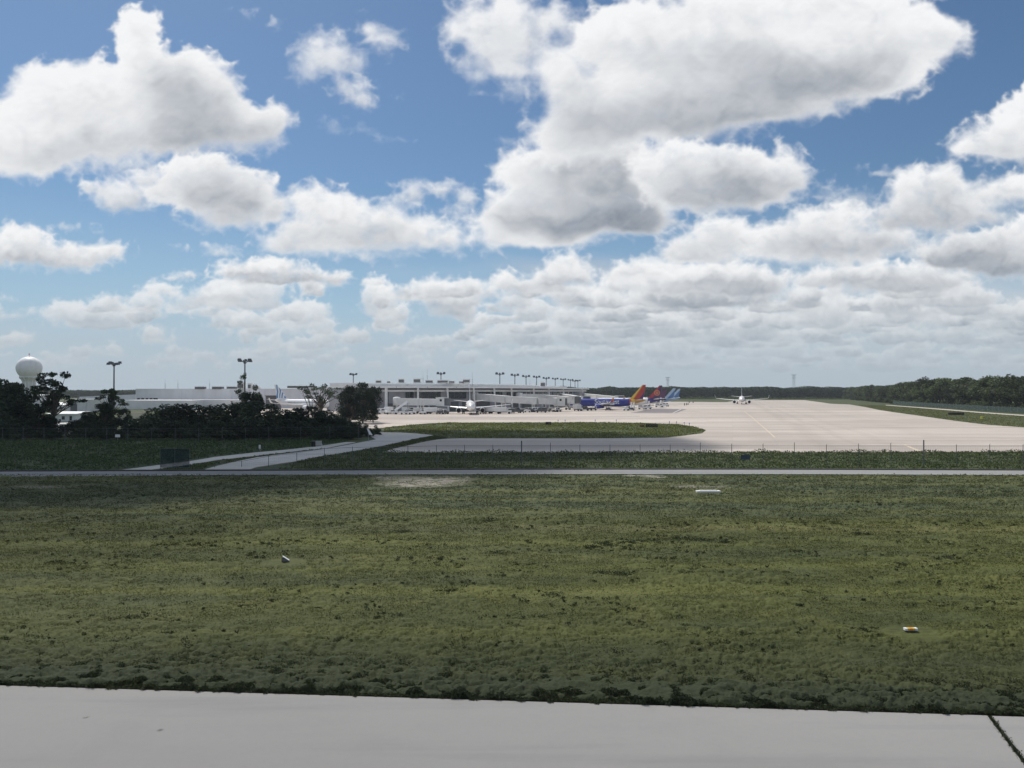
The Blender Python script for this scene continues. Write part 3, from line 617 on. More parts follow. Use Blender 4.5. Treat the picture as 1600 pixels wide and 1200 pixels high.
def mounds():
    C = []; T = []
    for px, py, r, h in MOUNDS:
        g = G(px, py); n = int(500*max(r, .2)); a = RS.rand(n)*6.28; q = RS.rand(n)**.6*r*(1+.5*np.sin(a*3+px)+.3*np.sin(a*7))
        z = .03+RS.rand(n)*h*np.clip(1-(q/r/1.5)**2, .1, 1); C.append(np.stack([g.x+np.cos(a)*q*1.6, g.y+np.sin(a)*q, z], -1)); T.append(RS.rand(n)*.5)
    for k in range(5200):                                    # many small ones, scattered in drifts
        d = 24+60*RS.rand()**1.1; x = (RS.rand()*2-1)*.72*d
        if abs(x+8.2) < .01 or d < edge_y(x)+.4 or min((x-G(a_, b_).x)**2+(d-G(a_, b_).y+.3)**2 for a_, b_ in ((446, 878.5), (1421, 987.5), (1106, 769.8))) < 1.6 or PATCH(x, d*1.8) < RS.rand()*.30-.06+(.22 if d > 57 else 0): continue
        r = (.04+.12*RS.rand()**3)*(.6+d/60); n = 26; a = RS.rand(n)*6.28; q = RS.rand(n)**.6*r; z = .06+RS.rand(n)*(.05+.06*RS.rand())*(.7+d/90)
        C.append(np.stack([x+np.cos(a)*q*2, d+np.sin(a)*q, z], -1)); T.append(RS.rand(n)*.5)
    C = np.concatenate(C); me = np_mesh('weed_clumps', leaves(C, .03+.0012*C[:, 1]), 4, [M_FRINGE], np.concatenate(T)); o = bpy.data.objects.new('weed_clumps', me); COL.objects.link(o)
    tag(o, 'dark clumps of broad-leaved weeds dotted over the mown field', 'weeds', kind='stuff')
mounds()
# rough ground cover behind the perimeter road and in the meadow on the left
def cover(name, label, n, poly, hmin, hmax, size, mat, scale=.35):
    """poly in photo pixels gives the ground area"""
    P = np.array([[p.x, p.y] for p in px_poly(poly)]); lo, hi = P.min(0), P.max(0)
    q = RS.rand(n*3, 2)*(hi-lo)+lo; ins = np.zeros(len(q), bool); j = len(P)-1
    for i in range(len(P)):
        c = ((P[i, 1] > q[:, 1]) != (P[j, 1] > q[:, 1])) & (q[:, 0] < (P[j, 0]-P[i, 0])*(q[:, 1]-P[i, 1])/(P[j, 1]-P[i, 1]+1e-12)+P[i, 0]); ins ^= c; j = i
    q = q[ins][:n]; x, y = q[:, 0], q[:, 1]; c = px_noise(x, y, scale, 461, 4); k = RS.rand(len(x)) < sst(-.4, .25, c)+.15; x, y, c = x[k], y[k], c[k]; k = len(x)
    h = hmin+(hmax-hmin)*sst(-.15, .5, c); C = np.stack([x, y, RS.rand(k)**.7*h], -1)
    me = np_mesh(name, leaves(C, size*(.7+.6*RS.rand(k))), 4, [mat], RS.rand(k)); o = bpy.data.objects.new(name, me); COL.objects.link(o); tag(o, label, 'ground cover', kind='stuff'); return o
cover('ground_cover', 'rough leafy ground cover behind the perimeter road, along the wire fence', 70000, [(560, 706.5), (1950, 706), (1950, 734), (1200, 733.6), (430, 734), (470, 723), (520, 713)], .10, .50, .22, M_COVER)
cover('ground_cover', 'grass and weeds between the service road and the shaded strip of taxiway', 9000, [(440, 727), (505, 713.5), (600, 697.5), (655, 685.5), (680, 681), (700, 684.5), (650, 692.5), (597, 706), (540, 709), (480, 724)], .08, .3, .2, M_COVER)
cover('meadow', 'dark green meadow in front of the trees on the left', 60000, [(-250, 690), (560, 684), (540, 690), (460, 701), (337, 713), (250, 725), (150, 736.5), (-250, 738)], .12, .7, .26, leaf_mat('meadow_leaf', (.036, .060, .036), (.052, .076, .040), .25), .2)
cover('grass', 'strip of grass on the narrow verge between gravel path and service road', 5000, [(240, 734.5), (337, 720.5), (400, 713), (510, 700.6), (400, 714.6), (325, 729), (305, 737.5), (230, 737.5)], .06, .22, .18, M_COVER)
cover('grass', 'green grass of the island between the aprons', 26000, island_s[:]+[(720, 684.6), (690, 681.5), (650, 676.8), (600, 675), (600, 668.8), (640, 664.4)], .06, .28, .34, leaf_mat('island_leaf', (.095, .108, .048), (.145, .148, .066), .3), .08)
cover('grass', 'mown grass verge right of the taxiway in front of the forest', 30000, [(1340, 632.5), (1375, 640.6), (1431, 648.4), (1487, 656.4), (1544, 663.4), (1600, 667.3), (1900, 679), (1900, 662), (1600, 650), (1534, 645.5), (1478, 641), (1431, 637.3), (1384, 634)], .03, .10, .35, leaf_mat('verge_leaf', (.19, .19, .10), (.23, .225, .12), .3), .05)

# markings and patches on the apron
def strip(name, pts, w, mat, z):
    m = MB(); P = px_poly(pts)
    for a, b in zip(P[:-1], P[1:]):
        d_ = (b-a).normalized(); s = Vector((-d_.y, d_.x, 0))*w/2; m.sheet([a-s, b-s, b+s, a+s], z)
    return structure(m.build(name, mat))
strip('taxiway_marking', [(1163, 643), (1176, 653), (1186, 662), (1197, 671.5), (1211, 684)], .3, M_YLINE, .040)
strip('taxiway_marking', [(1412, 695), (1438, 705.8)], .5, M_YLINE, .044)
strip('taxiway_marking', [(700, 650.5), (900, 649.3), (1010, 648.6), (1060, 646.5)], .5, M_WLINE, .040)
m = MB(); m.sheet(px_poly([(985, 645.2), (1008, 641), (1022, 638.6), (1073, 639.6), (1064, 642.6), (1056, 645.4)]), .044); structure(m.build('asphalt_patch', M_PATCH))
strip('taxiway_marking', [(1052, 645.3), (1064, 639.5)], .6, M_WLINE, .052)
m = MB(); m.sheet(px_poly([(700, 652.2), (860, 651.2), (1000, 649.8), (1000, 651.4), (860, 653), (700, 653.8)]), .036); structure(m.build('apron_seam', concrete_mat('seam_concrete', (.36, .32, .30), (.42, .38, .35), 0, 0, .3, (.27, .24, .22))))
m = MB(); m.sheet([G(1384, 632.6), G(1431, 636), G(1478, 639.4), G(1534, 644), G(1600, 648.4), G(1900, 660), G(1900, 662.5), G(1600, 650), G(1534, 645.4), G(1478, 640.8), G(1431, 637), G(1384, 633.4)], .02); structure(m.build('dirt_track', plain('pale_dirt', (.52, .47, .41), .95, .2, .5)))
M_YARD = plain('pale_yard', (.5, .5, .48), .9, .15, .5)
m = MB(); m.sheet(px_poly([(188, 653), (240, 653), (212, 660), (196, 660)]), .02); structure(m.build('yard', M_YARD))
m = MB(); m.sheet(px_poly([(60, 662), (112, 660), (124, 679), (92, 679)]), .02); structure(m.build('yard', M_YARD))
# ------------------------------------------------------------------ clouds above the frame that shade parts of the airfield
M_CLOUD = {}
def shade_cloud(name, gx, gy, rx, ry, op, z=480.0, label='', inner=.45):
    """a lumpy cloud overhead, so placed that its shadow falls round gx, gy"""
    off = SUNV*(z/SUNV.z); c = Vector((gx+off.x, gy+off.y, z))
    bm = bmesh.new(); bmesh.ops.create_uvsphere(bm, u_segments=64, v_segments=24, radius=1)
    P = np.array([v.co[:] for v in bm.verts]); n1 = fbm(P[:, 0]*2+c.x, P[:, 1]*2+P[:, 2], 4, 501, .5)
    for v, k in zip(bm.verts, n1):
        s = 1+.28*k; v.co = (v.co.x*rx*s, v.co.y*ry*s, v.co.z*(26 if v.co.z > 0 else 9)*s)
    me = bpy.data.meshes.new(name); bm.to_mesh(me); bm.free()
    for p in me.polygons: p.use_smooth = True
    n = NT('cloud_shadow_'+str(len(M_CLOUD))); M_CLOUD[name+str(gx)] = n
    mp = n.N('ShaderNodeMapping'); mp.inputs['Scale'].default_value = (1/rx, 1/ry, 0); n.L(n.tc.outputs['Object'], mp.inputs[0])
    ln = n.N('ShaderNodeVectorMath'); ln.operation = 'LENGTH'; n.L(mp.outputs[0], ln.inputs[0])
    w = n.noise(.022, 4, .55); r = n.math('ADD', ln.outputs['Value'], n.math('MULTIPLY', n.math('SUBTRACT', w, .5), .9))
    k = n.ramp(r, inner, 1.0, op, 0)
    d = n.N('ShaderNodeBsdfTranslucent'); d.inputs[0].default_value = (.55, .55, .57, 1); t = n.N('ShaderNodeBsdfTransparent'); mx = n.N('ShaderNodeMixShader')
    n.L(k, mx.inputs[0]); n.L(t.outputs[0], mx.inputs[1]); n.L(d.outputs[0], mx.inputs[2]); n.L(mx.outputs[0], n.out.inputs[0])
    me.materials.append(n.m); o = bpy.data.objects.new(name, me); COL.objects.link(o); o.location = c
    tag(o, label, 'cloud', kind='stuff'); return o
shade_cloud('cloud', -86, 112, 104, 62, .88, 480, 'broad grey cloud high above the thicket and the meadow', .7)
shade_cloud('cloud', -10, 147, 47, 44, .88, 520, 'long flat cloud high above the shaded strip of taxiway', .7)
shade_cloud('cloud', -60, 60, 52, 26, .45, 560, 'thin ragged cloud high above the left half of the field', .2)
shade_cloud('cloud', 2, 17, 90, 12, .3, 600, 'thin cloud high above the near pavement', .5)

# ------------------------------------------------------------------ buildings
FACE = [W(566, 333), W(770, 372), W(845, 425), W(880, 520), W(912, 640)]
def face_at(px, off=0.0):
    """point of the terminal's front that lies in the direction px; off moves it towards the apron"""
    t = (px-800)/F
    for a, b in zip(FACE[:-1], FACE[1:]):
        ax, ay, bx, by = a.x, a.y, b.x, b.y; den = (bx-ax)-t*(by-ay)
        s = (t*ay-ax)/den if abs(den) > 1e-9 else 0
        if -.001 <= s <= 1.001:
            p = a.lerp(b, s); n = Vector((b.y-a.y, -(b.x-a.x), 0)).normalized(); return p+n*off
    return FACE[-1].copy()
def lerp_z(px, z0=11.5): return z0
T = empty('terminal_building', FACE[0].to_tuple(), 0, 'long white terminal pier with dark windows behind white columns under a thin flat roof', 'terminal')
def tb(mb, name, mat, parent=T):
    o = mb.build(name, mat); o.parent = parent
    if parent is T: o.location = -Vector(T.location)
    return o
# rear block with its higher roof, main roof slab, ledge
def offset_line(off): 
    out = []
    for i, p in enumerate(FACE):
        a = FACE[max(i-1, 0)]; b = FACE[min(i+1, len(FACE)-1)]; n = Vector((b.y-a.y, -(b.x-a.x), 0)).normalized(); out.append(p+n*off)
    return out
f0 = offset_line(4.5); f1 = offset_line(0); f2 = offset_line(-40); f3 = offset_line(-14); f4 = offset_line(-36)
m = MB(); m.prism(f0+f2[::-1], 10.75, 11.5); tb(m, 'roof', M_WHITE)
m = MB(); m.prism(offset_line(2.2)+f1[::-1], 9.1, 9.9); tb(m, 'ledge', M_WHITE2)
m = MB(); m.prism(f3+f4[::-1], 11.5, 12.8); tb(m, 'clerestory', M_WHITE2)
m = MB(); m.prism(offset_line(-12.8)+offset_line(-37.5)[::-1], 12.8, 13.05); tb(m, 'upper_roof', M_WHITE)
m = MB(); m.prism(f1+f2[::-1], 0, 10.75); tb(m, 'wall', M_GREYT)
for a, b, z0, z1 in ((634, 646, 5.9, 9.05), (650, 688, 5.9, 9.05), (698, 728, 5.9, 9.05), (747, 765, 6.6, 8.9), (769.5, 784, 6.4, 9.05), (792, 796, 7.4, 8.8)):
    p, q = face_at(a), face_at(b); m = MB(); m.wall(p, q, z0, z1, .3, off=-.35); w = tb(m, 'window', M_GLASS)
    m = MB(); k = max(1, int((b-a)/6))
    for i in range(k+1):
        c = p.lerp(q, i/k); m.box((c.x, c.y-.42, (z0+z1)/2), (.18, .12, z1-z0))
    c = p.lerp(q, .5); L_ = (q-p).length; an = math.atan2((q-p).y, (q-p).x)
    for zz in (z0, z1): m.box((c.x, c.y-.42, zz), (L_+.18, .13, .16), an)
    o = m.build('window_frame', M_GREYD); o.parent = w
for i in range(16):                                             # narrow upper windows of the receding part
    a = 797+i*6.6; p, q = face_at(a), face_at(a+4.2)
    m = MB(); m.wall(p, q, 6.9, 8.9, .25, off=-.3); tb(m, 'window', M_GLASSG)
for a, b in ((604, 613), (616, 622), (655, 668), (672, 690), (700, 716), (722, 733), (745, 765), (772, 784), (798, 812), (816, 830), (836, 852), (858, 872)):
    p, q = face_at(a), face_at(b); m = MB(); m.wall(p, q, .1, 3.9 if a < 700 else 4.4, .3, off=-.32); o = tb(m, 'service_bay', M_GREYD)
p, q = face_at(601), face_at(607); m = MB(); m.wall(p, q, .2, 9.0, .3, off=-.3); tb(m, 'window', M_GLASSG)
for px, lean in ((598, 0), (647.5, 0), (695, .6), (736.5, .8), (768.5, .9), (791, 1.0), (826, 1.0), (849, 1.0), (872.5, 1), (904, .6)):
    p = face_at(px, 3.4); m = MB(); w_ = 1.15 if px < 600 else .8
    d_ = (p-face_at(px+1, 3.4)).normalized() if px < 903 else Vector((-1, 0, 0))
    vs = []; 
    for z, s in ((0, 0), (10.75, 1)):
        c = p-d_*(-lean*s); c = c+Vector((0, 0, z))
        for sx, sy in ((-1, -1), (1, -1), (1, 1), (-1, 1)): vs.append((c.x+sx*w_/2, c.y+sy*.4, z))
    m.add(vs, [(3, 2, 1, 0), (4, 5, 6, 7), (0, 1, 5, 4), (1, 2, 6, 5), (2, 3, 7, 6), (3, 0, 4, 7)]); tb(m, 'column', M_WHITE)
for px in (568, 612, 660, 705): m = MB(); m.box((*face_at(px, 4.62)[:2], 11.1), (.12, .1, .55), mi=0); tb(m, 'roof_joint', M_GREYD)
def rooftop_unit(px, d, w, h, z0, label, mat=None):
    r = empty('rooftop_unit', W(px, d, z0).to_tuple(), 0, label, 'rooftop unit', 'air conditioning units on the terminal roof')
    m = MB(); m.box((0, 0, h/2+.15), (w, 3.0, h)); m.box((0, 0, h+.2), (w*1.04, 3.1, .12)); m.build('casing', mat or M_GREYL, r)
    m = MB(); m.box((0, -1.52, h*.52+.15), (w*.86, .06, h*.62)); g = m.build('grille', M_GREYD, r)
    m = MB()
    for s in (-1, 1): m.box((s*w*.35, 0, .08), (.3, 2.6, .16))
    m.box((0, 0, .06), (w*.7, .3, .12))
    m.build('curb', M_GREYD, r); return r
for i, (px, w, h, lb) in enumerate(((592, 2.8, 1.4, 'grey boxy unit with a dark grille, first at the left end of the terminal roof'), (608, 1.8, 1.0, 'small low grey unit, second from the left end of the terminal roof'), (627.5, 2.9, 2.1, 'tall grey unit with a dark grille, third from the left end of the terminal roof'),
        (652, 3.6, 2.2, 'tall wide grey unit on the terminal roof left of the twin thin masts'), (671, 3.8, 1.5, 'wide grey unit on the terminal roof left of the lamp mast'), (692, 5.6, 1.5, 'long low grey unit on the roof by the foot of the lamp mast'),
        (706, 3.0, 1.1, 'low grey unit just right of the lamp mast above the roof'), (729, 3.6, 1.9, 'dark grey unit on the roof above the parked white airliner'), (721, 2.4, .9, 'small flat unit left of the one above the white airliner'))):
    rooftop_unit(px, 372, w, h, 13.0, lb)
for px, w, h, lb in ((799, 3.4, 1.0, 'small grey unit on the receding part of the terminal roof, left of a mast'), (807, 2.6, .9, 'low grey unit on the receding roof between two masts'), (848, 3.0, 3.0, 'tall dark unit standing on the roof between two receding masts')):
    rooftop_unit(px, 460, w, h, 11.6, lb)

# grey hangar-like building on the left
H = empty('grey_building', W(350, 425).to_tuple(), 0, 'wide windowless grey terminal wing behind the thicket on the left', 'building')
def hb(mb, name, mat, parent=None):
    o = mb.build(name, mat); o.parent = parent or H
    if parent is None: o.location = -Vector(H.location)
    return o
m = MB(); m.wall(W(212, 438), W(482, 425), 0, Z(608.2, 428), 60); m.wall(W(482, 425), W(596, 418), 0, Z(606.2, 422), 60); hb(m, 'wall', M_GREY)
m = MB(); m.wall(W(211, 438), W(482, 425), Z(608.2, 428), Z(607.4, 428), 60, off=-.3); m.wall(W(482, 425), W(596, 418), Z(606.2, 422), Z(605.4, 422), 60, off=-.3); hb(m, 'roof', M_WHITE2)
m = MB(); m.wall(W(124, 452), W(211.7, 440), 0, Z(620, 450), 50, z1b=Z(616.3, 440)); hb(m, 'low_wing', M_GREY)
m = MB(); m.wall(W(188, 400), W(300, 398), 0, Z(625.4, 400), 24); hb(m, 'annex', M_WHITE2)
for a, b in ((214.5, 218.5), (221, 225), (228, 231.5), (234, 238), (240, 249.5), (254, 258.5)):
    m = MB(); m.wall(W(a, 436.5), W(b, 436.5), Z(624.6, 436), Z(622, 436), .3, off=-.2); hb(m, 'window', M_GLASS)
m = MB(); m.wall(W(300, 412), W(372, 410), 0, Z(624.5, 411), 10); hb(m, 'lean_to', M_WHITE2)
m = MB(); m.wall(W(415, 400), W(432, 400), 0, Z(618.5, 400), 8); m.wall(W(414, 399), W(433, 399), Z(618.8, 400), Z(617.8, 400), 9); hb(m, 'loading_bay', M_GREYD)
def roof_item(name, px0, px1, y0, y1, d, label, mat, cat='rooftop unit', cap=None):
    a, b = W(px0, d), W(px1, d); w = (b-a).length; z0, z1 = Z(y1, d), Z(y0, d)
    r = empty(name, ((a.x+b.x)/2, d+3, z0), 0, label, cat, 'things on the roof of the grey building')
    m = MB(); m.box((0, 0, (z1-z0)/2), (w, 4, z1-z0)); m.build('casing', mat, r)
    m = MB(); m.box((0, 0, z1-z0+.12), (w+.4, 4.4, .24)); m.build('cap', M_WHITE2, r)
    m = MB(); m.box((0, -2.04, (z1-z0)*.5), (w*.9, .08, (z1-z0)*.6)); m.build('grille', M_GREYD, r)
roof_item('rooftop_unit', 303, 317, 604.3, 608.2, 430, 'first dark-fronted unit on the grey roof, left of the tall near lamp mast', M_GREYD)
roof_item('rooftop_unit', 330, 345, 604.3, 608.2, 430, 'second dark-fronted unit, middle of three left of the tall near lamp mast', M_GREYD)
roof_item('rooftop_unit', 353, 367, 604.3, 608.2, 430, 'third dark-fronted unit beside the pale roof house by the lamp mast', M_GREYD)
roof_item('roof_house', 369.5, 379.5, 598, 608.2, 428, 'square pale stair house on the grey roof left of the lamp mast', M_GREYL, 'roof house')
roof_item('roof_house', 386, 391, 599.5, 608.2, 428, 'narrow pale roof house right of the lamp mast', M_GREYL, 'roof house')
roof_item('rooftop_unit', 395, 403, 604, 607.8, 428, 'small pale unit right of the tall near lamp mast', M_GREYL)
roof_item('rooftop_unit', 448, 492, 603.2, 606.2, 424, 'long dark strip-like unit on the grey roof above the bare tree', M_GREYD)
roof_item('rooftop_unit', 536, 541, 604.2, 606.2, 424, 'small white unit on the grey roof beside the big dark tree', M_WHITE2)

def small_building(name, px0, px1, ytop, ybase, depth, label, cat, wall, roof, over=.5, slope=0.0, win=None, door=None):
    d = EYE*F/(ybase-HY); a, b = W(px0, d), W(px1, d); w = b.x-a.x; h = Z(ytop, d)
    r = empty(name, ((a.x+b.x)/2, d, 0), 0, label, cat)
    m = MB(); m.box((0, depth/2, h/2), (w, depth, h)); m.build('wall', wall, r)
    m = MB(); z0 = h+.003
    m.add([(-w/2-over, -over, z0), (w/2+over, -over, z0), (w/2+over, depth+over, z0+slope), (-w/2-over, depth+over, z0+slope), (-w/2-over, -over, z0+.25), (w/2+over, -over, z0+.25), (w/2+over, depth+over, z0+slope+.25), (-w/2-over, depth+over, z0+slope+.25)],
          [(3, 2, 1, 0), (4, 5, 6, 7), (0, 1, 5, 4), (1, 2, 6, 5), (2, 3, 7, 6), (3, 0, 4, 7)]); m.build('roof', roof, r)
    for i, (u, z, ww, hh) in enumerate(win or ()):
        m = MB(); m.box((u*w, -.04, z*h), (ww, .1, hh)); f = m.build('window', M_GLASS, r)
        m = MB(); 
        for s in (-1, 1): m.box((u*w+s*ww/2, -.08, z*h), (.08, .08, hh+.1)); m.box((u*w, -.085, z*h+s*hh/2), (ww+.1, .08, .08))
        m.build('window_frame', M_WHITE2, f)
    for u, ww, hh in door or ():
        m = MB(); m.box((u*w, -.04, hh/2), (ww, .1, hh)); m.build('door', M_GREYD, r)
    return r
small_building('storage_shed', 104.5, 141, 624.6, 643.5, 12, 'plain pale grey block behind the flat-topped tree on the left', 'building', M_GREYL, M_WHITE2, .15, 0, door=((-.2, 3, 3.5),))
small_building('white_hut', 79, 118, 647.5, 658.5, 6, 'low white hut with a thin overhanging roof right of the flat-topped tree', 'hut', M_WHITE2, M_WHITE, .9, .5, win=((.02, .5, 1.0, 1.1), (.32, .45, .9, 1.5)))
small_building('white_outbuilding', 80, 106, 633.5, 640.5, 6, 'small sloping white roofed outbuilding above the white hut', 'outbuilding', M_WHITE2, M_WHITE, .6, 1.2, win=((.1, .5, 1.2, .8),))
small_building('white_outbuilding', 30, 62, 618.5, 640, 8, 'white low building glimpsed between trees under the radome', 'outbuilding', M_WHITE2, M_WHITE, .5, .4, win=((.2, .6, 1.4, 1.0), (-.2, .6, 1.4, 1.0)))
small_building('yard_wall', 186, 227, 645.6, 656.0, .3, 'pale yellowish wall seen through the gap right of the layered tree', 'wall', M_TAN, M_TAN, .02, 0)
small_building('yard_wall', 93, 119, 664.5, 678, .3, 'low white wall standing in the opening left of the thicket', 'wall', M_WHITE2, M_WHITE2, .02, 0)

# radome on its pedestal
d = 300; c = W(45.3, d); zc = Z(575, d); rr = 18.2*d/F
r = empty('radome_tower', c.to_tuple(), 0, 'white spherical radome on a fluted pedestal at the left edge above the trees', 'radome')
m = MB(); n = 28; m.rings([[(rr*math.sin(math.pi*i/18)*math.cos(2*math.pi*k/n), rr*math.sin(math.pi*i/18)*math.sin(2*math.pi*k/n), zc+rr*.98*-math.cos(math.pi*i/18)) for k in range(n)] for i in range(1, 18)]); m.build('dome', M_WHITE, r)
m = MB(); zb = zc-rr*.86; m.lathe([(2.1, 0), (2.1, zb-1.6), (2.2, zb-1.0), (2.9, zb-.2), (3.3, zb+.2), (3.3, zb+.7)], n=24); m.build('pedestal', M_GREYL, r)
for k in range(12):
    t = 2*math.pi*k/12; m = MB(); P = [(2.2, 0), (2.2, zb-1.6), (2.5, zb-.7), (3.3, zb+.1)]
    for (ra, za), (rb, zb2) in zip(P[:-1], P[1:]): m.tube((ra*math.cos(t), ra*math.sin(t), za), (rb*math.cos(t), rb*math.sin(t), zb2), .16, n=6)
    m.build('rib', M_WHITE, r)
m = MB(); m.tube((0, 0, zc+rr*.95), (0, 0, zc+rr+.9), .06); m.lathe([(.2, zc+rr+.7), (.2, zc+rr+1.1)], n=8); m.build('beacon', M_RED, r)

# ------------------------------------------------------------------ masts
def lamp_mast(px, ytop, d, label, s=1.0, near=False, rot=0.0, mat=None):
    c = W(px, d); h = Z(ytop, d)
    r = empty('lamp_mast', c.to_tuple(), rot, label, 'lamp mast', 'floodlight masts round the aprons')
    m = MB(); m.tube((0, 0, 0), (0, 0, h-.3), .34*s, .22*s, 10); m.lathe([(.6*s, 0), (.6*s, .25)], n=10); m.build('pole', mat or M_METALD, r)
    m = MB(); R = 2.1*s
    for k in range(6):
        t = 2*math.pi*(k+.5)/6; m.tube((0, 0, h-1.5), (R*math.cos(t), R*.7*math.sin(t), h-.25+(.35 if k in (0, 2) else 0)), .11*s, n=6)
    m.lathe([(.5*s, h-1.7), (.5*s, h-1.2)], n=10); m.build('crossarm', mat or M_METALD, r)
    for k in range(6):
        t = 2*math.pi*(k+.5)/6; x, y = R*math.cos(t), R*.7*math.sin(t); m = MB()
        z = h-.3+(.35 if k in (0, 2) else 0); z -= .25*(k % 2); m.box((x, y, z), (1.3*s, 1.0*s, .85*s), t, taper=.75); l = m.build('lamp_head', mat or M_METALD, r)
    return r
lamp_mast(178, 566.5, 350, 'grey floodlight mast standing behind the layered tree on the left', 1.2)
lamp_mast(382.5, 562, 330, 'tall dark floodlight mast rising from a small tree in front of the grey building', 1.15, rot=.5)
lamp_mast(552, 584, 600, 'distant floodlight mast above the big dark tree by the terminal', 1.2)
lamp_mast(689, 582.5, 560, 'floodlight mast above the left part of the terminal roof', 1.25)
ML = [(781, 583, 566, 'floodlight mast right of the parked white airliner, first of the receding row'), (804.5, 585, 609, 'second floodlight mast of the receding row behind the terminal'), (822, 587, 634, 'third floodlight mast of the receding row behind the terminal'), (838.5, 588, 689, 'fourth floodlight mast of the receding row'), (853.5, 590, 720, 'fifth floodlight mast of the receding row'), (867.5, 591, 792, 'sixth floodlight mast of the receding row'), (880, 592, 834, 'seventh floodlight mast of the receding row'), (891.5, 593, 880, 'eighth floodlight mast of the receding row'), (898.5, 594.5, 905, 'ninth floodlight mast, close beside the last one of the row'), (903, 594, 932, 'last floodlight mast, at the far end of the terminal')]
for px, y, dd, lb in ML: lamp_mast(px, y, dd, lb, 1.3)
lamp_mast(124, 609.5, 900, 'very distant lamp mast over the low grey wing on the left', 1.2)
def thin_mast(px, ytop, d, label, lattice=False):
    r = empty('thin_mast', W(px, d).to_tuple(), 0, label, 'mast', 'thin masts above the terminal'); h = Z(ytop, d)
    m = MB(); m.tube((0, 0, 0), (0, 0, h*.8), .16, .12, 6); m.tube((0, 0, h*.8), (0, 0, h), .07, .04, 5); m.build('pole', M_METAL, r)
    m = MB(); m.box((0, 0, h*.8), (.7, .2, .12)); m.build('bracket', M_METAL, r)
for px, y, dd, lb in ((661, 580, 470, 'left one of twin thin masts above the terminal roof'), (667.5, 575.5, 470, 'right and taller one of twin thin masts above the terminal roof'), (738, 581, 380, 'thin mast right above the tail of the parked white airliner'), (258, 592, 520, 'left one of two faint masts above the grey building'), (278, 592, 520, 'right one of two faint masts above the grey building'), (327.5, 592, 540, 'faint thin mast above the grey roof left of the stair house'), (828, 592, 620, 'thin mast between the third and fourth receding floodlight masts'), (837, 597, 430, 'short thin mast on the receding roof of the terminal')): thin_mast(px, y, dd, lb)
def pylon(px, ytop, d, w, label):
    h = Z(ytop, d); r = empty('pylon', W(px, d).to_tuple(), .2, label, 'pylon', 'distant power pylons'); m = MB()
    def at(z): t = z/h; return w*(.5-.33*min(t/.55, 1))
    for sx in (-1, 1):
        for sy in (-1, 1):
            zs = [h*q/10 for q in range(11)]
            for a, b in zip(zs[:-1], zs[1:]):
                m.tube((sx*at(a), sy*at(a), a), (sx*at(b), sy*at(b), b), .14, n=4, cap=False); m.tube((sx*at(a), sy*at(a), a), (-sx*at(b), sy*at(b), b), .06, n=4, cap=False); m.tube((sx*at(a), sy*at(a), a), (sx*at(b), -sy*at(b), b), .06, n=4, cap=False)
    m.build('lattice', M_METAL, r)
    for z, l in ((h*.98, w*.62), (h*.84, w*.5)):
        m = MB(); m.tube((-l, 0, z), (l, 0, z), .22, n=5); m.tube((-l, 0, z), (0, 0, z-1.5), .14, n=4); m.tube((l, 0, z), (0, 0, z-1.5), .14, n=4); m.build('crossarm', M_METAL, r)
pylon(1043.5, 589, 1500, 9, 'left and fainter lattice pylon beyond the woods, behind the coloured tails')
pylon(1240.5, 585, 1450, 9.5, 'right lattice pylon beyond the woods, right of the taxiing airliner')

